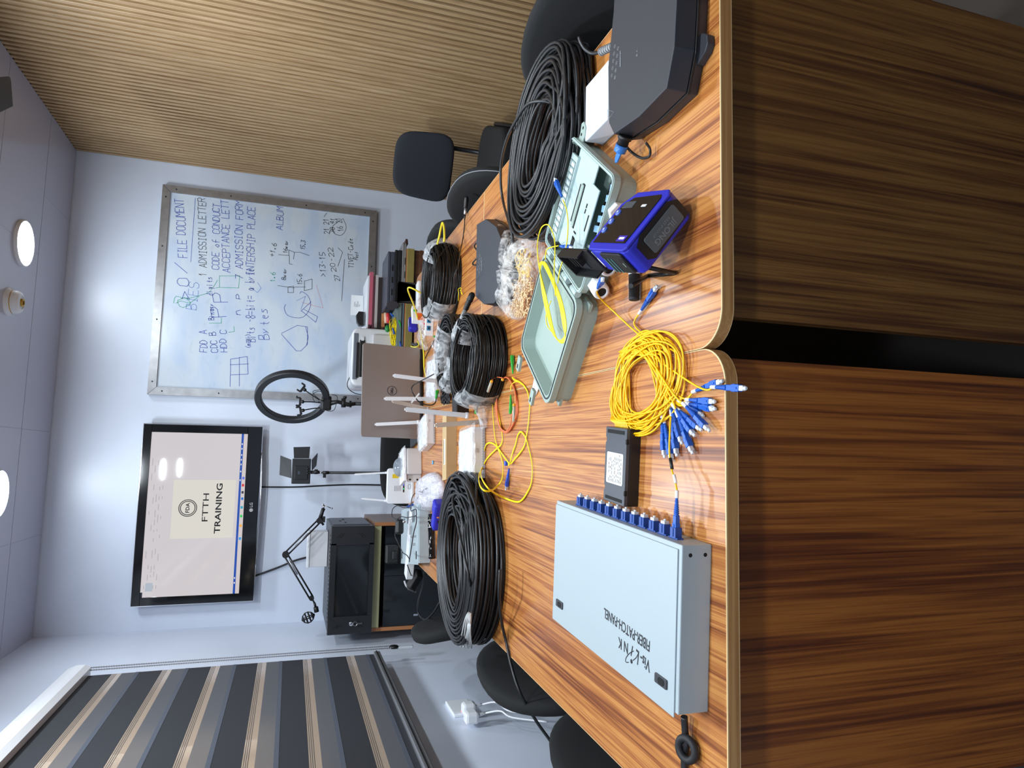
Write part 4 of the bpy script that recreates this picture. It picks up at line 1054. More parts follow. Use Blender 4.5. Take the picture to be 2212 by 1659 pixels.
s = B().m(M_cab); s.tube([P(1190,222,.80), P(1170,218,.815), P(1140,225,.83), P(1118,255,.83), P(1095,300,.82), P(1083,350,.80), P(1082,400,.79), P(1088,440,.785), P(1098,475,.80), P(1106,505,.80), P(1110,530,.79)], .0036, 8, smooth_path=7)
s.out('loose_end', tR)
tL = coil('cable_coil', 'large coil of thick black outdoor cable on the left-hand desk, held with white ties', -.262, 1.862, .235, .240, .125, .075, TZ, TZ+.076, .0038, 104, M_cab, th=.38, seed=8, skew=(0,.045))
s = B().m(M_cab); s.tube([P(983,1069,.835), P(978,1085,.845), P(990,1140,.845), P(1003,1200,.843), P(1014,1250,.835), P(1020,1284,.80)], .0036, 8, smooth_path=6); s.out('loose_end', tL); s = B().m(M_cab)
s.tube([P(1080,1230,.80), P(1078,1280,.80), P(1080,1310,.79), P(1085,1350,.77), P(1093,1385,.757), P(1105,1440,.752), P(1125,1500,.74), P(1160,1560,.69), P(1195,1610,.64), P(1235,1680,.58)], .0036, 8, smooth_path=7); s.out('loose_end', tL); s = B().m(M_cab)
s.tube([P(950,1300,.76), P(935,1325,.71), P(918,1338,.70), P(904,1325,.71), P(903,1300,.72), P(912,1265,.73), P(920,1215,.745)], .0036, 8, smooth_path=6)
s.out('loose_end', tL)
s = B().m(mat('tie_white', (206,210,212), .45))
for k in range(4):
    a = P(1013+k*1.6, 1323+k, .842); s.tube([a, P(1003+k*4, 1345, .85), P(995+k*7, 1392, .80), P(1001+k*6, 1397, .79), P(1010+k*2, 1360, .845)], .0018, 6, closed=True, smooth_path=6)
s.out('cable_tie', tL); s = B().m(mat('tie_white', (206,210,212), .45))
s.tube([P(965,1344,.80), P(972,1360,.80), P(985,1378,.79), P(990,1388,.79)], .0018, 6, smooth_path=5); s.out('cable_tie', tL); s = B().m(mat('tie_white', (206,210,212), .45)); s.tube([P(1013,1125,.80), P(1018,1123,.805), P(1024,1133,.805), P(1022,1136,.80)], .0015, 6, closed=True, smooth_path=4)
s.out('cable_tie', tL)
GRP = 'wrapped coils of flat drop cable'
tM = coil('drop_cable_coil', 'flat black drop cable coil, nearest of the three wrapped coils, beside the grey box lid', .278, 1.772, .127, .152, .086, .092, TZ, TZ+.088, .0024, 110, M_drop, seed=11, skew=(0,.02), group=GRP, steps=30)
tN = coil('drop_cable_coil', 'black drop cable coil under crumpled film, middle of the three, behind the nearest one', .345, 2.075, .125, .130, .075, .075, TZ, TZ+.075, .0024, 80, M_drop, seed=13, group=GRP, steps=30)
tF = coil('drop_cable_coil', 'black drop cable coil taped at both ends, farthest of the three, below the stacked laptops', .632, 2.285, .140, .138, .085, .060, TZ, TZ+.092, .0024, 100, M_drop, seed=17, group=GRP, steps=30)
def wrap(t, cx, cy, ax, ay, bx, by, a0, a1, z0, z1, nm='film_wrap', seed=2, m=M_clear, bulge=.010):
    "sleeve of film around the ring between the angles a0 and a1"
    q = random.Random(seed); s = B().m(m); rings = []
    for i in range(15):
        a = a0 + (a1-a0)*i/14; ring = []
        for j in range(14):
            b_ = 2*PI*j/14; u = .5+.5*math.cos(b_)*(1.12+q.uniform(-.04,.10)); v = .5+.5*math.sin(b_)*(1.08+q.uniform(-.03,.10))
            u = max(-.08, min(1.16, .5+(u-.5)*1.06)); rx = bx+(ax-bx)*u; ry = by+(ay-by)*u
            ring.append(Vector((cx+rx*math.cos(a), cy+ry*math.sin(a), max(TZ+.001, z0+(z1-z0)*v))))
        rings.append(ring)
    s.loft(rings, cap=False); return s.out(nm, t)
wrap(tM, .278,1.772,.132,.162,.085,.095, 2.75, 3.75, TZ, TZ+.090, seed=4); wrap(tM, .278,1.79,.132,.150,.085,.095, .15, .85, TZ, TZ+.090, seed=5)
wrap(tN, .345,2.075,.128,.134,.072,.072, .3, 2.6, TZ, TZ+.082, seed=6); wrap(tN, .345,2.075,.128,.134,.072,.072, 3.0, 4.4, TZ, TZ+.080, seed=7)
wrap(tF, .632,2.285,.142,.140,.082,.058, -.75, .55, TZ, TZ+.096, seed=8); wrap(tF, .632,2.285,.142,.140,.082,.058, 2.7, 3.9, TZ, TZ+.094, seed=9)
s = B().m(M_clear); s.tube([P(1030,868,.80), P(1037,885,.775), P(1042,905,.765), P(1047,925,.757)], [.016,.014,.011,.012], 10, smooth_path=5); s.out('film_tail', tM)
# ------------------------------------------------------------------ far end of the desks: routers, boxes, adapters
M_rout = mat('router_white', (222,224,228), .35)
M_rside = mat('router_side', (200,198,198), .4)
M_card = mat('cardboard', (190,162,118), .75, var=.06, vscale=20)
def obox(name, label, cat, nr, nl, depth, h, m, bev=.003, z=TZ, group=None, mtop=None):
    "box standing on its near bottom edge nr-nl (room points), returns root with local axes"
    d = nr-nl; rot = math.atan2(d.y, d.x); w = Vector((d.x, d.y, 0)).length; yd = Vector((-math.sin(rot), math.cos(rot), 0))
    c = (nr+nl)/2+yd*depth/2; t = thing(name, label, cat, (c.x, c.y, z), rot, group)
    s = B().m(m); s.box((0,0,h/2), (w, depth, h), bev=bev); b = s.out('body', t); return t, w
def antenna(t, base, tip, Y, wd=.013, col=None, lean=0.):
    a = PY(*base, Y); b_ = PY(*tip, Y-lean); d = (b_-a); L_ = d.length; d.normalize()
    side = Vector((1,0,0)); side = (side-d*side.dot(d)).normalized(); M = Matrix.Translation(a) @ Matrix((side, d.cross(side)*-1, d)).transposed().to_4x4()
    s = B().m(col or M_rout); s.prism([(-wd/2,-.003),(wd/2,-.003),(wd/2,.003),(-wd/2,.003)], .0, L_-.006, top=[(-wd/2*.92,-.0028),(wd/2*.92,-.0028),(wd/2*.92,.0028),(-wd/2*.92,.0028)], bev=.0008)
    s.box((0,0,L_-.004), (wd*.5,.005,.006), bev=.0008); s.cyl((-wd*.6,0,.004), (wd*.6,0,.004), .0065, seg=14)
    bmesh.ops.transform(s.bm, matrix=M, verts=s.bm.verts)
    return outw(s, 'antenna', t)
def vents(t, w, y, z0, z1, n, m=None):
    s = B().m(m or mat('vent_shade', (120,120,124), .6))
    for i in range(n): s.box((-w/2+w*(i+.5)/n, y, (z0+z1)/2), (w/n*.38, .0012, z1-z0))
    return s.out('vents', t)
def film_cover(t, w, d, h, seed, nm='film_cover', over=.01):
    q = random.Random(seed); b = bmesh.new(); bmesh.ops.create_grid(b, x_segments=14, y_segments=12, size=.5)
    for v in b.verts:
        x, y = v.co.x*2, v.co.y*2; e = max(abs(x), abs(y))
        v.co = Vector((x*(w/2+over*(e>.9)), y*(d/2+over*(e>.9)), h+.003+q.uniform(0,.004)-(.012 if e > .9 else 0)))
    for f in b.faces: f.smooth = True
    s = B().m(M_clear); s.merge(b); return s.out(nm, t)
# nearest router
t, w = obox('router', 'white router in clear film with two raised antennas, in front of the cardboard box', 'router', P(1049,922), P(1049,1033), .150, .040, M_rout)
vents(t, w*.96, -.0755, .003, .009, 30); vents(t, w*.95, -.066, .0402, .0412, 26, mat('vent_pale', (170,172,178), .5))
s = B().m(mat('recess', (188,184,184), .5)); s.box((.005,-.0755,.024), (.012,.001,.008)); s.m(mat('logo_blue', (60,80,160), .4)).box((-.050,-.030,.0406), (.008,.004,.0006)); s.box((-.056,-.024,.0406), (.006,.006,.0006)); s.out('marks', t)
film_cover(t, w*.98, .150, .041, 3, over=.012)
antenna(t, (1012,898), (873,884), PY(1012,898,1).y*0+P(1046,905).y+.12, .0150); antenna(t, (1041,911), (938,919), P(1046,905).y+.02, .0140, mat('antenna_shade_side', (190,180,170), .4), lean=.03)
s = B().m(M_green); c = P(1028,894,TZ+.02); s.cyl(c, c+Vector((.0,-.002,0))+Vector((.016,.004,-.001)), .004, seg=10); outw(s, 'green_plug', t)
s = B().m(M_drop); c0 = P(1030,892,TZ+.02); s.tube([c0, P(1031,880,TZ+.03), P(1036,871,TZ+.03), P(1045,862,TZ+.02)], .0022, 8, smooth_path=6); outw(s, 'fibre_lead', t)
# second router
tb, w = obox('router', 'white router in clear film with two antennas, between the laptop and the cardboard box', 'router', P(940,893), P(941,958), .150, .038, M_rout)
vents(tb, w*.95, -.0755, .002, .008, 18)
s = B().m(mat('recess', (188,184,184), .5)); s.box((.03,-.0755,.024), (.008,.001,.006)); s.m(mat('logo_blue', (60,80,160), .4)).box((-.020,-.045,.0386), (.014,.004,.0006)); s.out('marks', tb)
film_cover(tb, w*.98, .150, .039, 5, over=.010)
yB = P(938,900).y
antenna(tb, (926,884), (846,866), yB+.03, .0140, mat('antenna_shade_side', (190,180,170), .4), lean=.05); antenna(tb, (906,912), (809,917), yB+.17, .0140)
# third router, flat in its bag
tc_, w = obox('router', 'white router in a clear bag beside the taped middle coil, two antennas raised', 'router', P(955,775), P(952,858), .150, .028, M_rout)
s = B().m(mat('port_yellow', (225,200,40), .4)); s.box((-.052,-.0755,.012), (.016,.002,.009)); s.m(M_dark).box((-.052,-.077,.010), (.010,.001,.003)); s.out('ports', tc_)
film_cover(tc_, w*1.05, .165, .030, 8, over=.016)
yC = P(955,820).y
antenna(tc_, (965,826), (848,811), yC-.02, .0150); antenna(tc_, (945,862), (829,861), yC+.02, .0150)
s = B().m(M_green); a = PY(942,861,yC-.01); b_ = PY(944,846,yC-.01); s.cyl(a, b_, .0042, .0055, seg=10); s.box(b_, (.010,.010,.010), bev=.001); outw(s, 'green_plug', tc_)
s = B().m(M_drop); s.tube([a, PY(940,870,yC-.01), PY(932,875,yC-.02), PY(915,873,yC-.03), PY(903,866,yC-.03), PY(896,856,yC-.03), PY(889,842,yC-.03), PY(893,832,yC-.03), PY(905,825,yC-.05), PY(930,812,yC-.12), PY(957,798,yC-.25)], .0022, 8, smooth_path=6); outw(s, 'fibre_lead', tc_)
s = B().m(M_lbl); a = PY(897,860,yC-.032); s.box(a, (.006,.001,.045), rot=Matrix.Rotation(-.9, 3, 'Y')); outw(s, 'cable_tag', tc_)
# long cardboard box
t, w = obox('cardboard_box', 'long flat brown cardboard box with a white label, behind the nearest router', 'box', P(987,895), P(987,1036), .060, .036, M_card, bev=.0008)
s = B().m(M_lbl); s.box((-.015,-.006,.0365), (.085,.020,.0005)); s.m(M_ink).box((-.015,.003,.037), (.080,.003,.0003)); s.m(M_inkg)
for i in range(10): s.box((-.050+i*.008,-.008,.037), (.005,.003,.0003))
s.out('label', t)
# black adapter and folded lead
t, w = obox('power_adapter', 'square black power adapter with its folded lead, beside the nearest drop cable coil', 'power adapter', P(1012,848), P(1013,893), .060, .040, M_black, bev=.004)
s = B().m(M_black); 
for k in range(6): s.tube([P(992+k*2,852,TZ+.05), P(998+k*1.5,846,TZ+.058), P(1006+k,855,TZ+.054), P(1000+k*1.2,872,TZ+.050), P(992+k*1.5,864,TZ+.05)], .0016, 6, closed=True, smooth_path=5)
outw(s, 'folded_lead', t)
t = thing('coiled_lead', 'tangled thin black lead tied in a bundle beside the third router', 'cable', P(962,850), world=True)
s = B().m(M_black); q = random.Random(4)
for k in range(9): 
    s.tube([P(962+q.uniform(-9,9), 852+q.uniform(-22,20), TZ+.006+q.uniform(0,.014)) for _ in range(9)], .0021, 6, closed=True, smooth_path=5)
s.out('lead', t)
# small blue clip on the desk
t = thing('blue_clip', 'small light blue clip lying behind the cardboard box', 'clip', P(935,999), world=True)
s = B().m(mat('clip_blue', (110,180,235), .3)); a, b_ = P(935,995,TZ+.004), P(935,1003,TZ+.004); s.tube([a, b_], .0035, 8); s.out('clip', t)
# grey wall box with a dome in its bag
yD = P(911,1000).y
t, w = obox('camera_box', 'grey terminal box with flanges under a bagged dome, beside the second router', 'terminal box', P(911,968), P(912,1024), .11, .062, M_rside, bev=.004)
s = B().m(M_rside); s.box((-w/2-.014,-.035,.030), (.030,.006,.058), bev=.001); s.m(M_dark)
for z_ in (.018,.048): s.lathe([(0,.0012),(.004,.0012),(.004,0)], (-w/2-.020,-.038,z_), (0,-1,0), 12)
s.out('flange', t)
s = B().m(M_white); s.box((-.012,.0,.070), (w+.03,.10,.014), bev=.003); s.out('cover', t)
s = B().m(mat('dome_glass', (150,160,170), .08, metal=.2, alpha=.6)); s.sphere((-.012,.01,.082), .040, 24, (1,1,.7)); s.out('dome', t)
film_cover(t, w*1.1, .11, .078, 12, over=.004)
# standing white terminal with two antennas
yO = P(893,1050).y
a, b_ = PY(892,1012,yO), PY(893,1088,yO)
t = thing('router', 'standing white router with a yellow label and thin antennas before the black chair', 'router', ((a.x+b_.x)/2, yO, TZ), world=True)
top = PY(836,1050,yO).z; cx = (a.x+b_.x)/2; wv = abs(a.x-b_.x)
s = B().m(M_rout); Mf = frame((cx, yO+.012, (top+TZ)/2), (1,0,0), (0,0,1)); s.prism(rrect(wv, top-TZ, .014), -.012, .012, M=Mf, bev=.003); s.out('body', t)
s = B().m(M_rout); s.prism([(cx-wv/2+.01,yO-.022),(cx+wv/2-.01,yO-.022),(cx+wv/2-.002,yO+.03),(cx-wv/2+.002,yO+.03)], TZ, TZ+.010, bev=.002); s.out('stand', t)
def fp(x, y): q = PY(x, y, yO-.0005); return (q.x, yO-.0008, q.z)
s = B().m(mat('label_yellow', (222,190,30), .4)); q0, q1 = fp(848,1024), fp(869,1033); s.box(((q0[0]+q1[0])/2, q0[1], (q0[2]+q1[2])/2), (abs(q0[0]-q1[0]), .0008, abs(q0[2]-q1[2])))
s.m(M_inkg)
for k in range(5): q0 = fp(852+k*3.2,1055); s.box(q0, (.024,.0008,.0012))
s.m(M_black); q0 = fp(872,1051); s.box(q0, (.050,.0008,.0055)); s.out('labels', t)
s = B().m(emis('led_green', (40,230,120), 2.)); s.box((fp(872,1056)[0], yO-.0016, fp(872,1056)[2]), (.004,.0006,.003)); s.m(emis('led_blue', (60,90,255), 2.)).box((fp(872,1047)[0], yO-.0016, fp(872,1047)[2]), (.006,.0006,.003)); s.out('status_lights', t)
s = B().m(M_ink); q0 = fp(884,1051); rg = [Vector((q0[0]+math.cos(2*PI*i/20)*.011, yO-.0012, q0[2]+math.sin(2*PI*i/20)*.0055)) for i in range(20)]; s.tube(rg, .0005, 4, closed=True); s.out('logo_ring', t)
antenna(t, (837,1021), (764,1025), yO+.02, .008); antenna(t, (835,1082), (780,1077), yO+.02, .008)

# second patch panel with the power strip lying on it
nr2, nl2 = P(930,1087), P(930,1216)
d = nr2-nl2; rot2 = math.atan2(d.y, d.x); w2_ = d.length; yd = Vector((-math.sin(rot2), math.cos(rot2), 0)); c = (nr2+nl2)/2+yd*.42/2; c.z = TZ
t, lid = patch_panel('small looking grey fibre patch panel under the white power strip, beside the black torch', c, rot2, w2_, .42, .044, True)
s = B().m(mat('latch_grey', (58,60,66), .4)); s.box((-w2_/2+.03,-.17,.0475), (.030,.010,.002)); s.box((-w2_/2+.03,.17,.0475), (.030,.010,.002)); s.out('latch', t)
for y_, l_ in ((-.10,.05), (.02,.06)):
    s = B().m(mat('window_grey', (110,116,120), .3)); s.box((.070,y_,.0470), (.05,l_,.0006)); s.out('lid_window', t)
for i in range(12):
    o = bpy.data.objects.new('adapter', ame); COL.objects.link(o); o.parent = t; o.location = (w2_/2, -.185+i*.030, .026)
s = B().m(M_inkg); s.text('Vis-LINK', frame((-.04,-.12,.0472), (0,1,0), (-1,0,0)), .016); s.text('FIBER-PATCH-PANEL', frame((-.01,-.10,.0472), (0,1,0), (-1,0,0)), .014); s.out('lettering', t)
zs = TZ+.049
t = thing('power_strip', 'long white power strip lying across the second patch panel with black plugs in it', 'power strip', P(880,1180,zs), world=True)
a, b_ = P(889,1112,zs), P(877,1253,zs); dd = (b_-a).normalized(); sd_ = Vector((dd.y,-dd.x,0))
if sd_.y < 0: sd_ = -sd_
s = B().m(M_white); Mf = frame((a+b_)/2+sd_*.028, dd, sd_); s.prism(rrect((b_-a).length, .056, .004), 0, .030, M=Mf, bev=.003); s.out('housing', t)
s = B().m(M_black)
for px in ((873,1142),): q0 = P(*px, zs+.03)+sd_*.02; s.box(q0+Vector((0,0,.016)), (.060,.034,.032), rot=.1, bev=.010)
s.m(M_alu).sphere(P(873,1127,zs+.055), .006, 10); s.out('plug', t)
s = B().m(mat('flex_grey', (170,172,176), .5)); s.tube([P(874,1256,zs+.015), P(878,1266,zs+.012), P(886,1273,zs-.01), P(898,1278,zs-.05)], .0042, 8, smooth_path=6); s.out('flex', t)
t = thing('power_adapter', 'black wall adapter plugged into the side of the white power strip, above the glass cabinet', 'power adapter', P(852,1197,zs), world=True)
q0 = P(860,1197,zs+.012)+Vector((0,.02,0)); s = B().m(M_black); s.box(q0+Vector((-.005,.02,.022)), (.075,.045,.052), rot=.05, bev=.005); s.out('body', t)
s = B().m(M_black); s.box(q0+Vector((-.005,-.012,.015)), (.035,.03,.02), bev=.004); s.out('plug', t)
t = thing('power_adapter', 'slim black adapter hanging off the left edge of the desks below the power strip', 'power adapter', P(896,1255,TZ), world=True)
q0 = P(896,1254,TZ+.012); s = B().m(M_black); s.box(q0, (.085,.050,.030), rot=Matrix.Rotation(-.55, 3, 'Z') @ Matrix.Rotation(.35, 3, 'Y'), bev=.005); s.out('body', t)
s = B().m(M_black); s.tube([q0+Vector((.02,.0,.015)), P(885,1235,zs+.02), P(880,1220,zs+.035)], .002, 6, smooth_path=6); s.out('lead', t)
t = thing('thin_lead', 'thin black lead looping over the white power strip and the second patch panel', 'cable', P(870,1150,zs), world=True)
s = B().m(M_black); zq = zs+.045
s.tube([P(x/11.06+780, y/11.06+1060, zq+dz) for x, y, dz in ((1360,0,-.07),(1260,90,-.06),(1215,180,-.05),(1200,300,-.04),(1190,480,-.01),(1300,440,0),(1320,520,.0),(1300,600,.0),(1100,640,.004),(960,620,.01),(890,660,.01),(860,740,.01),(820,900,.01),(810,1080,.01),(860,1200,.01),(930,1350,.005),(1000,1480,0),(1090,1540,0),(1160,1640,0))], .0018, 6, smooth_path=6)
s.tube([P(x/11.06+780, y/11.06+1060, zq+dz) for x, y, dz in ((1320,600,0),(1320,760,0),(1260,1000,0),(1210,1300,0),(1170,1560,0),(1150,1700,0))], .0018, 6, smooth_path=6)
s.tube([P(x/11.06+780, y/11.06+1060, zq+dz) for x, y, dz in ((1050,680,0),(850,680,.01),(760,640,.012),(735,560,.015),(760,430,.015),(850,360,.01),(920,370,.01),(1010,400,.005),(1200,410,0))], .0018, 6, smooth_path=6)
s.out('lead', t)
# bubble wrap bag, small blue meter, black pen light
def blob(name, label, cat, pts, h, m, seed, part, z=TZ, rough=.25, sub=3):
    "crumpled bag: outline pts (room) puffed up to height h"
    cx = sum(p.x for p in pts)/len(pts); cy = sum(p.y for p in pts)/len(pts)
    t = thing(name, label, cat, (cx, cy, z), world=True); q = random.Random(seed)
    out = spline([Vector((p.x, p.y, 0)) for p in pts], 4, True); rings = []
    for k, (f, hz) in enumerate(((1.,0.002),(1.03,.22),(.98,.5),(.86,.78),(.65,.95),(.35,1.0),(.1,1.0))):
        rings.append([Vector((cx+(p.x-cx)*f*(1+q.uniform(-.03,.03)), cy+(p.y-cy)*f*(1+q.uniform(-.03,.03)), z+.001+h*hz*(1+q.uniform(-rough,rough)*(.4 if k < 2 else 1)))) for p in out])
    s = B().m(m); s.loft(rings, cap=True); o = s.out(part, t); return t, (cx, cy)
t, _ = blob('bubble_wrap_bag', 'crumpled bubble wrap bag between the cardboard box and the small blue meter', 'bag', [P(x, y) for x, y in ((944,1021),(955,1030),(963,1050),(960,1075),(948,1092),(935,1104),(918,1106),(912,1085),(916,1050),(926,1030))], .045, M_bubble, 3, 'wrap')
yb = P(958,1120).y
t, w = obox('optical_power_meter', 'small blue optical meter lying on its side between bubble wrap and the thick cable coil', 'optical meter', P(966,1092), P(958,1148), .045, .040, M_blued, bev=.008)
s = B().m(M_blued); s.box((w/2-.022,-.002,.021), (.050,.050,.045), bev=.009); s.out('jacket_end', t)
s = B().m(M_black); s.box((-w/2+.012,-.018,.010), (.022,.014,.016), bev=.002); s.box((-.012,-.0235,.022), (.010,.001,.008)); s.m(mat('badge_orange', (230,140,90), .4)).lathe([(0,.001),(.005,.001),(.005,0)], (.006,-.0225,.026), (0,-1,0), 14); s.out('marks', t)
t = thing('pen_torch', 'black cylindrical fibre test torch lying in front of the second patch panel', 'torch', P(933,1160), world=True)
a, b_ = P(931,1110,TZ+.013), P(933,1208,TZ+.013); d = (b_-a).normalized(); L_ = (b_-a).length
s = B().m(M_gloss); s.lathe([(.0001,0),(.011,.001),(.0115,.014),(.0125,.016),(.0125,L_*.38),(.0115,L_*.39),(.0115,L_*.92),(.0125,L_*.93),(.0125,L_-.002),(.0001,L_)], a, d, 20); s.out('body', t)
s = B().m(M_alu); s.lathe([(.0128,L_*.14),(.0128,L_*.15)], a, d, 20, cap=False); s.lathe([(.0128,L_*.30),(.0128,L_*.31)], a, d, 20, cap=False); s.out('rings', t)

# clear bag of parts beside the middle closure
t, (bx, by) = blob('parts_bag', 'clear plastic bag of beige sleeves and yellow rings beside the open lid', 'bag', [P(x, y) for x, y in ((1113,500),(1130,512),(1150,520),(1168,512),(1178,525),(1180,560),(1168,600),(1150,640),(1140,672),(1128,690),(1112,678),(1104,640),(1108,600),(1116,570),(1120,540))], .050, M_bag, 9, 'bag', rough=.30)
fill = B().m(mat('beige_sleeve', (236,204,160), .5)); q = random.Random(12)
for k in range(620):
    x, y = q.uniform(600,682), q.gauss(0, 1); px = 1126+(y*10)-(x-640)*.12; 
    p0 = P(px, x, TZ+.008+q.random()*.022); a = q.uniform(0, PI); dv = Vector((math.cos(a), math.sin(a), q.uniform(-.3,.3)))*.0055
    fill.cyl(p0-dv, p0+dv, .0013, seg=5)
o = fill.out('sleeves', t); o['kind'] = 'stuff'
fill = B().m(mat('ring_yellow', (244,206,90), .4))
for k in range(26):
    c = P(1132+q.uniform(-14,16), 575+q.uniform(-28,26), TZ+.010+q.random()*.020); a = q.uniform(0, PI); u = Vector((math.cos(a), math.sin(a), q.uniform(-.5,.5))).normalized(); v = Vector((0,0,1)).cross(u).normalized()*.8
    fill.tube([c+u*math.cos(2*PI*i/14)*.016+v*math.sin(2*PI*i/14)*.014 for i in range(14)], .0013, 5, closed=True)
o = fill.out('cable_ties', t); o['kind'] = 'stuff'

# yellow and orange patch cords on the desk in the middle
def Z8(lst, z=TZ+.004): return [P(1020+x/5.19, 780+y/5.19, z+(dz if len(r) else 0)) for x, y, *r in lst for dz in [r[0] if r else 0]]
t = thing('jumper_cable', 'doubled yellow patch cord with green and blue ends, looping beside the big left coil', 'patch cord', P(1100,980), world=True)
s = B().m(M_ylc)
main = [(455,185,.004),(480,210,.004),(530,232,.002),(580,270),(620,330),(640,400),(652,470),(645,600),(630,750),(612,850),(590,950),(540,1030),(480,1100),(430,1150,.004),(370,1080,.002),(320,1010),(285,950,.002),(262,860),(245,700),(236,560),(235,450),(240,365)]
m2 = [(240,365),(262,460),(290,560),(320,700),(345,860),(330,935),(300,965,.003),(230,1030),(160,1110),(120,1200,.006),(85,1270,.035),(80,1340,.06),(100,1410,.075),(150,1455,.07),(220,1450,.05),(290,1400,.02),(340,1320,.01),(352,1200,.004),(345,1130),(310,1020),(280,960,.003),(240,925),(190,918),(155,950),(135,1050),(118,1180,.004),(100,1250,.03),(120,1330,.06),(180,1420,.07),(260,1480,.04),(380,1540,.006),(500,1578),(560,1560),(620,1480),(665,1380),(680,1250),(672,1120),(640,980),(610,870),(575,810),(545,795),(515,840),(490,940),(455,1040),(430,1140,.004)]
for o1 in (-.0012, .0012):
    s.tube([p_+Vector((o1, o1*.3, abs(o1))) for p_ in Z8(main, TZ+.002)], .0012, 6, smooth_path=6); s.tube([p_+Vector((o1, o1*.3, abs(o1))) for p_ in Z8(m2, TZ+.002)], .0012, 6, smooth_path=6)
s.tube(Z8([(430,330,.004),(440,270,.004),(480,235,.003),(530,232,.002)], TZ+.002), .0012, 6, smooth_path=6)
c = Z8([(425,1155,.004)])[0]
s.tube([c+Vector((math.cos(2*PI*i/10)*.004, math.sin(2*PI*i/10)*.004, .003)) for i in range(10)], .0014, 5, closed=True)
s.out('cord', t)
a, b_ = Z8([(458,185),(452,50)], TZ+.006); connector(t, a, b_, M_green, cap=False, sleeve=False); a, b_ = Z8([(432,335),(432,500)], TZ+.006); connector(t, a, b_, M_green, cap=False, sleeve=False)
a, b_ = Z8([(420,1165),(388,1375)], TZ+.006); connector(t, a, b_, mat('cord_blue', (40,80,200), .4), sleeve=False); a, b_ = Z8([(415,1145),(343,1148)], TZ+.006)
s = B().m(mat('cord_blue', (40,80,200), .4)); s.box((a+b_)/2, (.012,.010,.008), bev=.002); s.out('spare_cap', t)
t = thing('jumper_cable', 'orange patch cord wound in an oval with grey ends, beside the nearest drop cable coil', 'patch cord', P(1090,870), world=True)
s = B().m(mat('cord_orange', (226,120,74), .45))
for k in range(5):
    j = k*3.2
    s.tube(Z8([(255+j*1.6,330-j,.002*k),(290+j,240+j*.6,.002*k),(345+j,185+j*.5,.002*k),(400,180+j,.002*k),(450-j*.4,240+j,.001*k),(485-j*.5,340,.001*k),(512-j*1.5,480,.001*k),(505-j*1.4,620,.001*k),(460-j*.8,730-j*.5,.001*k),(400,800-j,.001*k),(340,790-j*1.5,.001*k),(295+j*.6,700,.001*k),(265+j*1.2,560,.001*k),(255+j*1.6,430,.001*k)], TZ+.002), .0014, 6, closed=True, smooth_path=5)
s.tube(Z8([(340,190,.012),(280,180,.02),(235,200,.03),(218,225,.035)], TZ+.004), .0014, 6, smooth_path=5)
s.tube(Z8([(300,770),(370,790),(420,740),(440,640),(455,560),(470,495)], TZ+.006), .0014, 6, smooth_path=5); s.out('cord', t)
for pr_, rr_ in (([(215,235,.036),(178,340,.036)], .0042), ([(470,500,.004),(466,680,.004)], .0038), ([(255,330,.004),(262,410,.004)], .0028)):
    s = B().m(mat('plug_beige', (186,180,164), .5)); s.tube(Z8(pr_), rr_, 8); s.out('plug', t)
for pr_ in ((218,228,.036), (470,492,.005), (342,208,.010)):
    s = B().m(mat('boot_amber', (240,170,40), .4)); s.sphere(Z8([pr_])[0], .0043, 10); s.out('boot', t)

# probes with cables at the right-hand edge
t = thing('audio_plug_cable', 'thin black cable ending in a black and silver plug over the desk edge', 'cable', P(1003,470), world=True)
a, b_ = P(1008,424,TZ+.012), P(1004,470,TZ+.010); d = (b_-a).normalized(); L_ = (b_-a).length
s = B().m(M_black); s.lathe([(.004,0),(.007,.004),(.0075,.02),(.0068,.022),(.0068,.036),(.0050,.038)], a, d, 16); s.out('plug_body', t)
s = B().m(M_alu); s.lathe([(.0050,.038),(.0048,L_*.8),(.0034,L_*.86)], a, d, 16); s.out('plug_sleeve', t)
s = B().m(M_black); s.lathe([(.0034,L_*.86),(.0022,L_*1.1)], a, d, 12); s.tube([b_, P(1003,490,TZ+.004), P(1000,515,TZ+.003), P(995,540,TZ+.03), P(989,575,TZ+.10), P(981,600,TZ+.10), P(977,640,TZ+.08), P(970,665,TZ+.05)], .0018, 6, smooth_path=6); s.out('cable', t)
t = thing('audio_plug_cable', 'black plug with a grey grip resting on the middle drop cable coil', 'cable', P(1005,680), world=True)
a, b_ = P(1022,632,TZ+.06), P(996,690,TZ+.088); d = (b_-a).normalized(); L_ = (b_-a).length
s = B().m(M_black); s.lathe([(.0045,0),(.009,.006),(.0095,L_*.30),(.0080,L_*.32)], a, d, 16)
for k in range(6): s.lathe([(.0082,L_*(.33+.05*k)),(.0082,L_*(.36+.05*k)),(.0070,L_*(.362+.05*k))], a, d, 14, cap=False)
s.lathe([(.0070,L_*.32),(.0065,L_*.66)], a, d, 14, cap=False); s.out('plug_body', t)
s = B().m(mat('grip_grey', (150,150,150), .5)); s.lathe([(.0064,L_*.64),(.0060,L_*.98),(.0034,L_)], a, d, 14); s.out('grip', t)
s = B().m(M_black); s.tube([b_, P(992,702,TZ+.088), P(984,730,TZ+.088), P(979,750,TZ+.085), P(975,775,TZ+.08)], [.0034,.0026,.0018], 6, smooth_path=6); s.out('cable', t)

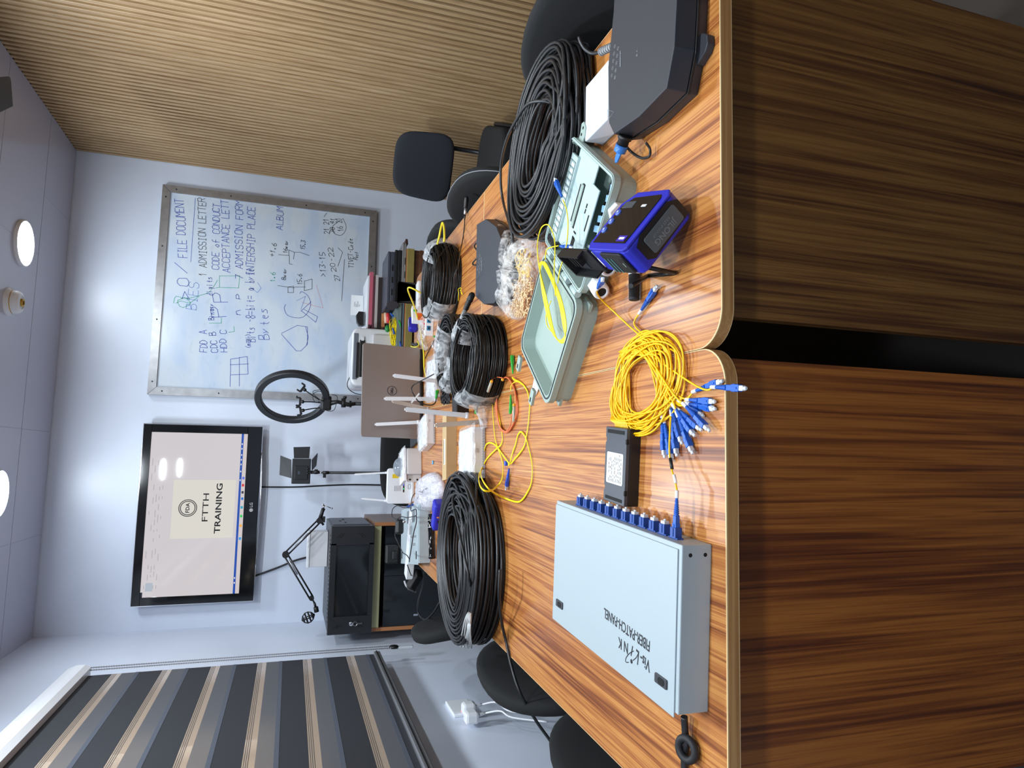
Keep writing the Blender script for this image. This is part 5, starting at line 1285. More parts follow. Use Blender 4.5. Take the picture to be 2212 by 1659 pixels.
# ------------------------------------------------------------------ laptop seen from behind
t = thing('laptop', 'open silver laptop seen from behind its lid with a round black logo', 'laptop', (.29,2.95,TZ), world=True)
lb0, lb1 = P(907,752,TZ+.016), P(907,948,TZ+.016); lb1 = P(907,948,TZ+.016)
lt0, lt1 = PY(786,739,lb0.y-.025), PY(777,941,lb1.y-.025)
xl = (lb0-lb1).normalized(); yl = ((lt0+lt1)/2-(lb0+lb1)/2); Ml = frame((lb0+lb1)/2, xl, yl); lw = ((lb0-lb1).length+(lt0-lt1).length)/2; lh = yl.length
s = B().m(mat('laptop_silver', (150,142,140), .42, metal=.55)); s.prism(rrect(lw, lh, .010, cx=0, cy=lh/2), -.007, 0, M=Ml, bev=.0015); s.out('screen_lid', t)
s = B().m(M_ink); c0 = Ml @ Matrix.Translation((lw*.5-lw*.522, lh*.50, .0006))
c0 = Ml @ Matrix.Translation((.0, lh*.49, .0006)); rg = [c0 @ Vector((math.cos(2*PI*i/28)*.019, math.sin(2*PI*i/28)*.019, 0)) for i in range(28)]; s.tube(rg, .0011, 5, closed=True)
s.text('DELL', c0, .014, bold=.0005, width=.027); s.out('lid_logo', t)
s = B().m(M_black); Mb2 = frame(((lb0+lb1)/2)+Vector((0,.005,-.016)), xl, Vector((-xl.y, xl.x, 0))); s.prism(rrect(lw, .245, .010, cx=0, cy=.1225), 0, .014, M=Mb2, bev=.002); s.out('base', t)
s = B().m(M_blackm); s.cyl(lb1+xl*.05+Vector((0,.004,-.004)), lb0-xl*.05+Vector((0,.004,-.004)), .006, seg=12); s.out('hinge', t)

# ------------------------------------------------------------------ small things at the far right end of the desks
t = thing('network_cable', 'thick yellow network cable looping over the far coil and past the laptop', 'cable', P(930,620), world=True)
s = B().m(mat('net_yellow', (238,224,60), .4))
s.tube([P(928,835,TZ+.004), P(917,800,TZ+.004), P(915,760,TZ+.004), P(910,725,TZ+.006), P(905,700,TZ+.01), P(896,665,TZ+.05), P(884,635,TZ+.09), P(881,624,TZ+.10), P(885,621,TZ+.10), P(897,626,TZ+.08), P(912,635,TZ+.05), P(928,648,TZ+.02)], .0032, 8, smooth_path=6)
s.tube([P(928,632,TZ+.006), P(924,612,TZ+.01), P(925,596,TZ+.012), P(929,578,TZ+.02)], .0032, 8, smooth_path=6)
s.tube([P(945,527,TZ+.085), P(949,510,TZ+.09), P(953,490,TZ+.085), P(956,481,TZ+.08), P(959,490,TZ+.085), P(960,510,TZ+.09), P(959,522,TZ+.09)], .0032, 8, smooth_path=6); s.out('cable', t)
t = thing('cloth_pouch', 'small black rounded pouch standing at the far right corner of the desks', 'pouch', P(906,632), world=True)
yq = P(906,632).y+.0; a, b_ = PY(888,633,yq), PY(905,633,yq)
s = B().m(M_blackm); Mf = frame(((a+b_)/2)+Vector((0,.01,0)), (1,0,0), (0,0,1)); s.prism(rrect(.083, abs(a.z-b_.z), .018), -.012, .012, M=Mf, bev=.005); s.out('pouch', t)
t, w = obox('wifi_extender', 'white ribbed plastic housing between the far coil and the black pouch', 'housing', P(925,607), P(925,662), .05, .045, M_rout, bev=.006)
s = B().m(mat('rib_shade', (200,204,214), .4))
for k in range(3): s.box((0,-.0255,.012+k*.012), (w*.94,.001,.0012))
s.out('ribs', t)
t, w = obox('white_box', 'small white and orange card carton beside the white ribbed housing', 'box', P(912,662), P(914,692), .03, .045, M_lbl, bev=.001)
s = B().m(mat('carton_orange', (240,120,50), .5)); s.box((-w/4,-.0155,.012), (w*.5,.001,.024)); s.m(M_green).lathe([(0,.001),(.008,.001),(.008,0)], (w*.15,-.015,.032), (0,-1,0), 16); s.out('print', t)
t, w = obox('mini_power_meter', 'small bright blue rounded device behind the yellow cable', 'device', P(903,684), P(904,712), .035, .042, M_blued, bev=.009)  # this small blue device is a power meter
s = B().m(mat('lcd_grey', (150,160,190), .25)); s.box((0,-.012,.0425), (w*.6,.014,.001)); s.out('display', t)
t, w = obox('face_plate', 'white network wall plate with two blue sockets, in front of the small white carton', 'wall plate', P(938,674), P(936,726), .012, .034, M_white, bev=.002)
s = B().m(mat('socket_teal', (20,120,170), .4)); s.box((.012,-.0065,.020), (.018,.002,.015), bev=.001); s.box((-.018,-.0065,.020), (.018,.002,.015), bev=.001); s.m(M_dark).box((.012,-.008,.020), (.008,.001,.006)); s.box((-.018,-.008,.020), (.008,.001,.006)); s.out('sockets', t)
t, _ = blob('parts_bag', 'small clear bag of white and red fittings beside the wall plate', 'bag', [P(x, y) for x, y in ((916,684),(921,690),(920,715),(921,738),(926,752),(918,756),(911,735),(910,700))], .02, M_bag, 21, 'bag')
s = B().m(mat('fitting_red', (210,60,80), .4)); q = random.Random(6)
for k in range(5): s.sphere(P(915+q.uniform(-2,3), 692+q.uniform(-4,10), TZ+.010), .004, 8)
s.m(M_white)
for k in range(14): s.sphere(P(915+q.uniform(-2,3), 722+q.uniform(-16,16), TZ+.008), .0035, 8)
o = s.out('fittings', t); o['kind'] = 'stuff'
t = thing('crimp_tool', 'black and yellow cable tool at the laptop corner', 'tool', P(903,743), world=True)
s = B().m(M_black); s.tube([P(890,742,TZ+.012), P(897,745,TZ+.016), P(904,742,TZ+.012)], .006, 8, smooth_path=4); s.out('jaw', t)
s = B().m(mat('net_yellow', (238,224,60), .4)); s.tube([P(888,748,TZ+.012), P(896,750,TZ+.014), P(905,746,TZ+.012), P(902,737,TZ+.016)], .0035, 8, smooth_path=4); s.out('handle', t)
t = thing('green_cap', 'tiny green cap lying on the desk beside the wall plate', 'cap', P(938,727), world=True); s = B().m(M_green); s.sphere(P(938,727,TZ+.004), .0045, 10); s.out('cap', t)
t = thing('tagged_lead', 'thin black lead with a small white tag beside the middle coil', 'cable', P(930,745), world=True)
s = B().m(M_black); s.tube([P(918,775,TZ+.003), P(925,760,TZ+.003), P(934,742,TZ+.003), P(943,725,TZ+.003), P(948,700,TZ+.003), P(948,685,TZ+.003)], .0018, 6, smooth_path=6); s.out('lead', t)
s = B().m(M_lbl); s.box(P(934,745,TZ+.006), (.024,.016,.001), rot=.4); s.m(M_ink).box(P(934,743,TZ+.0072), (.010,.006,.0006), rot=.4); s.out('tag', t)
t = thing('wire_tie', 'thin yellow wire twist lying beside the far coil', 'wire', P(994,635), world=True)
s = B().m(M_ylc); s.tube([P(990,650,TZ+.003), P(991,635,TZ+.008), P(990,625,TZ+.01), P(996,622,TZ+.01), P(996,632,TZ+.008), P(999,636,TZ+.006), P(994,626,TZ+.008)], .0011, 5, smooth_path=5); s.out('wire', t)
# ------------------------------------------------------------------ left cabinet with glass doors, network rack, microphone arm
M_cabw = wood('cabinet_wood', 2, [(.3,(96,72,58)),(.5,(122,94,76)),(.7,(138,108,88))], .4, across=30, along=1.0, fine=150)
M_cream = mat('cream_strip', (200,198,150), .45)
M_dglass = mat('smoked_glass', (26,30,34), .07)
CY = 3.55; cx0, cx1, cz = -.86, -.318, .842
t = thing('display_cabinet', 'brown cabinet with a cream front strip and smoked glass doors, under the black rack', 'cabinet', ((cx0+cx1)/2, CY, 0), world=True)
s = B().m(M_cabw)
for x0, x1, y0, y1, z0, z1 in ((cx0, cx0+.018, CY, 4.09, 0, cz), (cx1-.018, cx1, CY, 4.09, 0, cz), (cx0+.018, cx1-.018, 4.07, 4.09, 0, cz), (cx0+.018, cx1-.018, CY+.02, 4.07, .06, .08), (cx0+.018, cx1-.018, CY+.02, 4.07, .40, .415)):
    s.box(((x0+x1)/2, (y0+y1)/2, (z0+z1)/2), (x1-x0, y1-y0, z1-z0))
s.out('carcass', t)
s = B().m(mat('edge_orange', (170,112,70), .4)); s.box((cx0+.009, CY-.001, cz/2), (.018, .003, cz)); s.box((cx1-.009, CY-.001, cz/2), (.018, .003, cz)); s.out('front_edges', t)
s = B().m(M_cream); s.box(((cx0+cx1)/2, CY+.012, cz-.016), (cx1-cx0-.036, .024, .036)); s.out('front_strip', t)
s = B().m(M_cabw); s.box(((cx0+cx1)/2, (CY+4.09)/2+.01, cz-.004), (cx1-cx0-.036, 4.09-CY-.03, .012)); s.out('cabinet_top', t)
for k in (0, 1):
    xa = cx0+.02+(cx1-cx0-.04)*k/2; xb = xa+(cx1-cx0-.04)/2-.002
    s = B().m(M_dglass); s.box(((xa+xb)/2, CY+.006, (cz-.04)/2), (xb-xa, .006, cz-.07)); dr = s.out('glass_door', t)
    s = B().m(M_chrome); s.box((xa+.05 if k == 0 else xb-.05, CY+.000, .62), (.010, .006, .022)); s.out('hinge', dr)
RYF = 3.50; ra = [PY(*q, RYF) for q in ((718,1137),(810,1137),(800,1367),(705,1370))]
rx0, rx1, rz0, rz1 = -.853, -.330, .848, 1.062
t = thing('network_rack', 'small black wall rack with a smoked glass door, standing on the cabinet', 'network rack', ((rx0+rx1)/2, RYF, rz0), world=True)
s = B().m(mat('rack_black', (30,31,35), .38)); s.box(((rx0+rx1)/2, (RYF+.03+4.02)/2, (rz0+rz1)/2), (rx1-rx0-.006, 4.02-RYF-.03, rz1-rz0-.004), bev=.004); s.out('cabinet_body', t)
s = B().m(mat('rack_side', (64,66,74), .4)); s.box((rx1-.001, (RYF+.07+4.0)/2, (rz0+rz1)/2), (.006, 4.0-RYF-.10, rz1-rz0-.03), bev=.001); s.m(M_dark)
for yy, zz in ((3.68,.98),(3.86,.98),(3.78,1.0)): s.box((rx1+.0025, yy, zz), (.001,.045,.010))
s.out('side_panel', t)
s = B().m(mat('rack_black', (30,31,35), .38))
for x0, x1 in ((rx0, rx0+.085), (rx1-.095, rx1)): s.box(((x0+x1)/2, RYF+.012, (rz0+rz1)/2), (x1-x0, .024, rz1-rz0), bev=.003)
s.box(((rx0+rx1)/2, RYF+.012, rz0+.012), (rx1-rx0-.17, .024, .024)); s.box(((rx0+rx1)/2, RYF+.012, rz1-.014), (rx1-rx0-.17, .024, .028))
s.m(M_dark)
for xc, sg in ((rx0+.040, 1), (rx1-.045, 1)):
    for zz, sg2 in ((rz1-.055, 1), (rz0+.055, -1)):
        for dx in (0, .014): s.box((xc+dx*.0, RYF-.001, zz+dx), (.032,.002,.004), rot=Matrix.Rotation(.8*sg2, 3, 'Y'))
fr = s.out('door_frame', t)
s = B().m(M_dglass); s.box(((rx0+rx1)/2, RYF+.014, (rz0+rz1)/2), (rx1-rx0-.17, .006, rz1-rz0-.05)); s.out('door_glass', t)
s = B().m(M_chrome); s.lathe([(.010,.003),(.011,.006),(.008,.007),(.0001,.007)], (rx0+.05, RYF-.001, rz0+.10), (0,-1,0), 18, cap=False); rg = [Vector((rx0+.05+math.cos(a)*.010, RYF-.010, rz0+.082+math.sin(a)*.010)) for a in [2*PI*i/18 for i in range(18)]]; s.tube(rg, .001, 5, closed=True); s.box((rx0+.05, RYF-.010, rz0+.060), (.008,.002,.026)); s.out('lock_and_key', t)
s = B().m(M_dark)
for i in range(22):
    for j in range(3): s.box((rx0+.05+i*.020, RYF+.055+j*.014+(i%2)*.007, rz1-.0014), (.008,.008,.001))
s.out('top_perforation', t)
s = B().m(mat('carton_white', (214,214,218), .5)); yb_ = 3.74; a, b_ = PY(664,1150,yb_), PY(699,1224,yb_)
t = thing('white_box', 'white carton standing on top of the black network rack', 'box', ((a.x+b_.x)/2, yb_, rz1), world=True)
xa, xb = b_.x, a.x; za = rz1; zb = PY(668,1185,yb_).z
s.box(((xa+xb)/2, yb_+.06, (za+zb)/2), (xb-xa, .12, zb-za), bev=.002); s.out('carton', t)
s = B().m(M_white); s.box(((xa+xb)/2, yb_+.06, zb+.004), (xb-xa+.01, .13, .012), bev=.002); s.out('carton_lid', t)
# microphone arm
YA = 3.66
t = thing('microphone_arm', 'black jointed microphone arm folded above the network rack, holding an empty shock mount', 'microphone arm', PY(690,1128,YA), world=True)
def A(x, y, dy=0): return PY(x, y, YA+dy)
s = B().m(M_black); j1, el, j3 = A(690,1125), A(617,1198), A(673,1292)
for o in (-.009, .009):
    d = (el-j1).normalized(); n_ = Vector((-d.z, 0, d.x)); s.tube([j1+n_*o, el+n_*o], .0042, 8); 
s.out('upper_arm', t)
s = B().m(M_black)
for o in (-.009, .009):
    d = (j3-el).normalized(); n_ = Vector((-d.z, 0, d.x)); s.tube([el+n_*o, j3+n_*o], .0042, 8)
s.out('lower_arm', t)
s = B().m(M_alu); s.tube([el.lerp(j1,.25)+Vector((.0,-.01,-.005)), el.lerp(j1,.62)+Vector((.004,-.01,-.01))], .0035, 8); s.tube([el.lerp(j3,.12)+Vector((.0,-.01,0)), el.lerp(j3,.45)+Vector((0,-.01,.0))], .0035, 8); s.out('springs', t)
for c_, r_ in ((el,.017), (j1,.015), (j3,.012)):
    s = B().m(M_black); s.cyl(c_+Vector((0,-.013,0)), c_+Vector((0,.013,0)), r_, seg=18); s.out('joint', t)
s = B().m(M_black); s.tube([j1, A(696,1106), A(699,1098)], [.011,.009,.010], 10); s.box(A(692,1122)+Vector((.0,0,-.018)), (.03,.02,.012)); s.tube([A(696,1118), A(694,1128), A(699,1134)], .006, 8); s.out('clamp', t)
s = B().m(M_chrome); s.tube([A(699,1099), A(700,1091)], .0035, 8); s.tube([A(699,1091), A(716,1098)], .0022, 8); s.sphere(A(717,1098), .005, 10); s.sphere(A(698,1090), .005, 10); s.out('clamp_screw', t)
s = B().m(M_black); s.tube([j3, A(679,1302)], .004, 8); s.tube([A(679,1302), A(682,1312)], .006, 8); s.cyl(A(682,1311), A(684,1322), .012, seg=14)
c = A(665,1334); u = (A(652,1340)-A(678,1328)).normalized(); v = Vector((0,1,0))
for k, (o, r_) in enumerate(((-.022,.018),(-.008,.026),(.008,.026),(.022,.016))):
    w_ = u.cross(v); rg = [c+u*o+(v*math.cos(2*PI*i/16)+w_*math.sin(2*PI*i/16))*r_ for i in range(16)]; s.tube(rg, .0032, 6, closed=True)
for i in range(4):
    a = 2*PI*i/4+.4; w_ = u.cross(v); q0 = (v*math.cos(a)+w_*math.sin(a)); s.tube([c-u*.034, c-u*.022+q0*.018, c-u*.008+q0*.026, c+u*.008+q0*.026, c+u*.022+q0*.016, c+u*.030], .0030, 6)
s.out('shock_mount', t)

# ------------------------------------------------------------------ television cables on the wall
def wire(name, label, pts, r, m=M_black, sm=6):
    t = thing(name, label, 'cable', pts[0], world=True); s = B().m(m); s.tube(pts, r, 6, smooth_path=sm); s.out('lead', t); return t
YC = 4.085
wire('wall_cable', 'black cable hanging straight down the wall from the television behind the lamp panel', [PY(565,1052,YC), PY(640,1052,YC), PY(700,1049,YC), PY(760,1047,YC), PY(830,1048,YC), PY(880,1050,YC)], .0045)
wire('wall_cable', 'black cable slanting along the wall from the television to behind the white carton', [PY(546,1246,YC), PY(600,1226,YC), PY(640,1210,YC), PY(680,1200,YC)], .0055)

# ------------------------------------------------------------------ ring light and panel light on stands
c = Vector((.312, 3.60, 0)); c.z = PY(629,861,3.60).z
t = thing('ring_light', 'black ring light on a stand behind the laptop, turned half sideways', 'ring light', (.30, 3.60, 0), world=True)
an = math.radians(50); u = Vector((math.cos(an), -math.sin(an), 0)); v = Vector((0,0,1)); n_ = u.cross(v)
ctop, cbot = PY(549,860,3.6).z, PY(712,860,3.6).z; R_ = (ctop-cbot)/2; c.z = (ctop+cbot)/2
s = B().m(mat('ring_black', (38,40,44), .45)); rings = []
for i in range(56):
    a = 2*PI*i/56; e = u*math.cos(a)+v*math.sin(a); rings.append([c+e*(R_+dx)+n_*dy for dx, dy in ((0,-.012),(0,.010),(-.004,.014),(-.030,.014),(-.034,.010),(-.034,-.012))])
s.loft(rings, closed=True, smooth=False); s.out('ring', t)
s = B().m(mat('ring_diffuser', (205,208,214), .5)); rings = []
for i in range(56):
    a = 2*PI*i/56; e = u*math.cos(a)+v*math.sin(a); rings.append([c+e*(R_+dx)+n_*dy for dx, dy in ((-.002,-.0125),(-.032,-.0125),(-.030,-.018),(-.004,-.018))])
s.loft(rings, closed=True); s.out('ring_diffuser', t)
def Rg(x, y, dy=0): return PY(x, y, 3.60+dy)
s = B().m(M_black); s.box(Rg(705,871), (.075,.030,.050), bev=.008); s.out('control_box', t)
s = B().m(M_black); s.tube([Rg(712,871), Rg(730,868), Rg(752,874), Rg(768,872)], [.014,.010,.012,.010], 10); s.cyl(Rg(742,861), Rg(742,880), .012, seg=10); s.cyl(Rg(757,866), Rg(757,880), .006, seg=10); s.tube([Rg(745,861), Rg(745,856)], .010, 6); s.out('neck', t)
s = B().m(M_black); b0 = Rg(768,872); s.tube([b0, (b0.x, b0.y, .756)], .010, 10); s.lathe([(.07,.744),(.07,.752),(.02,.758),(.012,.775)], (b0.x, b0.y, 0), (0,0,1), 24)
s.out('stand', t)
for base, mid, tip in (((693,870),(672,868),(651,868)), ((690,864),(672,852),(656,841)), ((692,881),(672,883),(652,887))):
    s = B().m(M_black); s.tube([Rg(*base), Rg(*mid, -.01), Rg(*tip, -.02)], .0030, 6, smooth_path=4); q0 = Rg(*tip, -.02)
    dx = (Rg(*tip)-Rg(*base)).normalized(); M_ = frame(q0, Vector((dx.z,0,-dx.x)), Vector((dx.x,0,dx.z)))
    b2 = B().m(M_black); b2.box((0,.006,0), (.040,.012,.010), bev=.002); b2.box((-.020,.016,.004), (.008,.022,.018), bev=.002); b2.box((.020,.016,.004), (.008,.022,.018), bev=.002); b2.lathe([(.009,0),(.009,.012),(.0,.013)], (0,-.006,.0), (0,0,1), 12)
    bmesh.ops.transform(b2.bm, matrix=M_, verts=b2.bm.verts); addb(s, b2); s.out('phone_clip', t)
s = B().m(M_black)
for pts in (((702,852),(690,845),(676,852),(680,868),(695,866),(706,860)), ((717,852),(728,856),(727,868),(722,885),(710,888),(700,884)), ((700,868),(684,858),(676,846),(690,842))): s.tube([Rg(*q0, -.02) for q0 in pts], .0016, 6, smooth_path=5)
s.out('control_leads', t)
YL = 3.80
def Lp(x, y, dy=0): return PY(x, y, YL+dy)
t = thing('panel_light', 'small black video light panel with barn doors on a thin stand against the wall', 'video light', (-.07, YL, 0), world=True)
tl, br = Lp(629,1045), Lp(672,991); cxl, czl = (tl.x+br.x)/2, (tl.z+br.z)/2; wl_, hl_ = abs(tl.x-br.x), abs(tl.z-br.z)
s = B().m(mat('panel_black', (30,32,36), .5)); s.box((cxl, YL, czl), (wl_, .035, hl_), bev=.004); s.m(mat('panel_recess', (22,24,28), .4)); s.box((cxl-.008, YL-.020, czl), (wl_*.55, .006, hl_*.7), bev=.002)
s.m(mat('panel_lcd', (70,76,88), .3)).box((cxl-.008, YL-.0245, czl+.012), (.016,.002,.010)); s.m(M_black)
for k in range(3): s.lathe([(.005,0),(.004,.006),(0,.0065)], (cxl-.012+k*.013, YL-.018, czl-.034), (0,-1,0), 10)
s.out('body', t)
def door(pts, nm='barn_door'):
    s = B().m(mat('panel_black', (30,32,36), .5)); P_ = [Lp(*q0[:2], q0[2]) for q0 in pts]; n2 = (P_[1]-P_[0]).cross(P_[2]-P_[0]).normalized()*.0015
    s.loft([[p_-n2 for p_ in P_], [p_+n2 for p_ in P_]], smooth=False); s.out(nm, t)
door([(629,993,.02),(629,1033,.02),(604,1026,.07),(606,984,.07)]); door([(635,990,.02),(668,990,.02),(670,965,.03),(634,966,.03)]); door([(674,993,.02),(674,1016,.02),(683,1006,.10),(686,979,.10)])
s = B().m(M_black); s.tube([Lp(671,1020), Lp(686,1020), Lp(690,1020)], .009, 8); s.cyl(Lp(683,1014), Lp(683,1024), .009, seg=10); s.m(M_alu).tube([Lp(690,1021), Lp(697,1021)], .005, 8)
s.m(M_black).tube([Lp(697,1021), Lp(710,1021)], .009, 10); s.box(Lp(701,1028), (.02,.012,.016)); b0 = Lp(708,1021); s.tube([b0, (b0.x, b0.y, .10)], .0075, 10)
for k in range(3):
    a = k*2*PI/3+.3; s.tube([(b0.x, b0.y, .40), (b0.x+math.cos(a)*.15, b0.y+math.sin(a)*.15, .010)], .006, 8)
s.out('stand', t)

# ------------------------------------------------------------------ right-hand cabinet with printer, folders and laptops
KY = 3.42; kz = .742; kx0, kx1 = .16, 1.105
t = thing('sideboard', 'low brown sideboard with an olive front strip, under the stacked laptops and the printer', 'sideboard', ((kx0+kx1)/2, KY, 0), world=True)
M_olive = mat('olive_strip', (150,134,74), .45, var=.08, vscale=20)
M_cabd = wood('sideboard_wood', 2, [(.3,(66,40,28)),(.5,(98,62,42)),(.7,(124,84,54))], .4, across=24, along=.8, fine=150)
s = B().m(M_cabd); s.box(((kx0+kx1)/2, (KY+.02+3.98)/2, kz/2-.02), (kx1-kx0, 3.98-KY-.02, kz-.04)); s.m(mat('edge_orange', (170,112,70), .4)).box(((kx0+kx1)/2, KY+.3, kz-.006), (kx1-kx0, .58, .012)); s.out('carcass', t)
s = B().m(M_olive); s.box(((kx0+kx1)/2, KY+.010, kz-.022), (kx1-kx0, .022, .036), bev=.001); s.out('front_strip', t)
for k in range(4):
    w_ = (kx1-kx0)/4; s = B().m(M_cabd if k != 2 else mat('sideboard_dark', (58,34,26), .4)); s.box((kx0+w_*(k+.5), KY+.012, (kz-.06)/2), (w_-.004, .018, kz-.08), bev=.001); s.out('door', t)
def lap(label, x0, x1, z, h, m, dy=0., dx=0., rz=0., lid=False):
    t = thing('closed_laptop', label, 'laptop', ((x0+x1)/2, KY+.13+dy, z), rz, group='laptops stacked on the sideboard')
    w_ = x1-x0; s = B().m(m); s.prism(rrect(w_, .235, .012), 0, h*.58, bev=.003); s.m(M_dark)
    for k in range(3): s.box((w_*(-.25+.22*k), -.118, h*.3), (w_*.11,.002,h*.22))
    s.out('base', t); s = B().m(m); s.prism(rrect(w_, .235, .012), h*.62, h, bev=.002); s.out('lid', t); return t
M_l1 = mat('laptop_slate', (70,74,86), .4); M_l2 = mat('laptop_black', (26,28,32), .4); M_l3 = mat('laptop_grey', (150,150,150), .35, metal=.4)
lx0, lx1 = PY(880,660,KY).x, PY(880,530,KY).x
z = kz
t = lap('grey laptop at the bottom of the stack on the sideboard, its corner sticking out furthest', lx0+.01, lx1+.02, z, .020, M_l3); z += .020
t = lap('black laptop in the stack, between the grey one and the slate one', lx0, lx1-.02, z, .036, M_l2, .01); z += .036
t = lap('slate blue laptop with a shiny name on its lid, topmost of the stack', lx0, lx1-.03, z, .036, M_l1, .02)
s = B().m(M_alu); s.box((0,0,.0365), (.035,.006,.0006)); s.out('lid_badge', t)
t = thing('folder_tablet', 'brown leather wallet lying in the stack below the grey laptop', 'wallet', (lx1+.02, KY+.06, kz), world=True)
s = B().m(mat('leather', (70,40,30), .5)); s.prism([(lx1+.02,KY+.04),(lx1+.055,KY+.06),(lx1+.055,KY+.14),(lx1+.02,KY+.16)], kz-.012, kz-.001, bev=.002); s.out('wallet', t)
# folders behind the printer
fx0, fx1 = PY(810,712,3.66).x, PY(810,598,3.66).x
FO = [('orange and cream', 'orange paper folder near the bottom of the pile beside the printer', (214,140,88), .020, .018), ('dark', 'dark brown folder in the pile beside the printer', (52,40,40), .022, .0), ('grey', 'pale grey folder of papers in the pile beside the printer', (190,180,178), .016, .012), ('plum', 'dark plum folder in the pile beside the printer', (92,52,62), .012, .004), ('pink', 'translucent pink folder near the top of the pile beside the printer', (196,96,116), .020, .026), ('white', 'sheaf of white paper on top of the pile beside the printer', (226,228,234), .010, .004)]
z = kz; s0 = B()
t = thing('storage_box', 'dark flat box carrying the pile of folders beside the printer', 'box', ((fx0+fx1)/2, 3.70, kz), world=True)
zf0 = PY(833,650,3.66).z
s = B().m(mat('box_slate', (56,60,70), .5)); s.box(((fx0+fx1)/2, 3.80, (kz+zf0)/2), (fx1-fx0-.02, .24, zf0-kz), bev=.002); s.out('box', t); z = zf0
for nm, lb, c_, h, dx in FO:
    t = thing('paper_folder', lb, 'folder', ((fx0+fx1)/2+dx, 3.79, z), group='folders piled beside the printer')
    s = B().m(mat('folder_'+nm.split()[0], c_, .45)); s.box((0,0,h/2), (fx1-fx0, .26, h*.96), bev=.001); s.out('cover', t)
    s = B().m(M_lbl); s.box((.002,.004,h/2), (fx1-fx0+.004-.012, .262, h*.35)); s.out('sheets', t); z += h
t = thing('card_notice', 'small white card with black print leaning at the whiteboard above the folders', 'card', PY(770,658,3.82), world=True)
q0 = [PY(x, y, 3.82) for x, y in ((757,681),(759,637),(784,639),(784,680))]; s = B().m(M_lbl); s.loft([[p_ for p_ in q0], [p_+Vector((0,.002,0)) for p_ in q0]], smooth=False); s.out('card', t)
s = B().m(M_inkg); 
for k, w_ in enumerate((.028,.020,.034,.012)): p_ = PY(766+k*3.4, 657+(k%2)*3, 3.8185); s.box(p_, (w_,.0006,.0022))
s.out('print', t)
t = thing('stapler', 'black and grey stapler lying on the white papers beside the printer', 'stapler', PY(775,692,3.72), world=True)
a, b_ = PY(776,705,3.74), PY(776,676,3.74); s = B().m(M_black); s.loft([[Vector((x, 3.70+y, z_)) for x, z_ in ((a.x,a.z-.018),(b_.x,b_.z-.018),(b_.x,b_.z+.006),(b_.x-.02,b_.z+.018),(a.x+.02,a.z+.016),(a.x,a.z+.004))] for y in (0,.045)], smooth=False); s.out('body', t)
s = B().m(mat('stapler_grey', (88,92,98), .4)); s.box(((a.x+b_.x)/2, 3.722, a.z-.020), (abs(a.x-b_.x), .04, .010)); s.out('base', t)
# printer
YPf = 3.52; pa, pb = PY(757,832,YPf), PY(828,711,YPf)
px0, px1 = pa.x, pb.x; pz1 = pa.z
t = thing('printer', 'white laser printer with a grey control panel, on the sideboard behind the laptop', 'printer', ((px0+px1)/2, YPf, kz), world=True)
s = B().m(M_rout); Mf = frame(((px0+px1)/2, YPf+.15, (kz+pz1)/2), (1,0,0), (0,0,1)); s.prism(rrect(px1-px0, pz1-kz, .035), -.15, .15, M=Mf, bev=.012, seg=3); s.out('body', t)
s = B().m(mat('printer_panel', (110,116,128), .4)); s.box(((px0+px1)/2, YPf+.008, pz1-.020), (px1-px0-.06, .020, .026), bev=.004); s.m(M_black).box(((px0+px1)/2-.02, YPf-.003, pz1-.030), (px1-px0-.12, .006, .012)); s.out('control_panel', t)
s = B().m(M_black); s.box(((px0+px1)/2-.01, YPf-.002, pz1-.052), (px1-px0-.11, .012, .026), bev=.003); s.m(M_white).box((px1-.06, YPf-.009, pz1-.052), (.020,.002,.014)); s.out('paper_slot', t)
s = B().m(mat('printer_tray', (206,204,206), .4)); s.box(((px0+px1)/2, YPf-.010, kz+.10), (px1-px0-.07, .022, .10), bev=.004); s.out('paper_tray', t)
wire('printer_lead', 'thin black lead curling down from the side of the white printer', [PY(757,812,3.6), PY(752,822,3.6), PY(750,832,3.6), PY(755,842,3.6), PY(768,850,3.6), PY(785,853,3.6)], .0022)
# things on the sideboard in front of the pile
t = thing('document_box', 'flat green grey box file on the sideboard under the bundle of yellow cords', 'box file', PY(868,690,KY+.02), world=True)
gx0, gx1 = PY(870,752,KY+.02).x, PY(870,655,KY+.02).x
s = B().m(mat('file_green', (116,134,130), .5)); s.box(((gx0+gx1)/2, KY+.12, kz+.026), (gx1-gx0, .20, .022), bev=.001); s.out('cover', t)
s = B().m(mat('file_dark', (36,44,52), .4)); s.box(((gx0+gx1)/2, KY+.12, kz+.012), (gx1-gx0, .20, .005)); s.box(((gx0+gx1)/2, KY+.12, kz+.0025), (gx1-gx0, .20, .005)); s.m(mat('file_blue', (150,176,200), .4)).box(((gx0+gx1)/2, KY+.12, kz+.0075), (gx1-gx0-.004, .196, .005)); s.out('spine', t)
t = thing('patch_cord_bundle', 'tangled bundle of yellow patch cords with blue ends on the green grey box file', 'patch cords', PY(856,715,KY+.05), world=True)
s = B().m(M_ylc); q = random.Random(31); ys_ = KY+.05
for k in range(22):
    c0 = PY(857+q.uniform(-6,6), 716+q.uniform(-8,12), ys_+q.uniform(-.02,.03)); rx, rz_ = q.uniform(.03,.062), q.uniform(.012,.026); ph = q.uniform(-.3,.3)
    s.tube([Vector((c0.x+math.cos(a)*rx*math.cos(ph)-math.sin(a)*rz_*math.sin(ph), c0.y+math.sin(a*2+k)*.012, max(kz+.04, c0.z+math.sin(a)*rz_+math.cos(a)*rx*math.sin(ph)))) for a in [2*PI*i/14 for i in range(14)]], .0020, 6, closed=True, smooth_path=3)
s.out('cords', t)
s = B().m(M_blue)
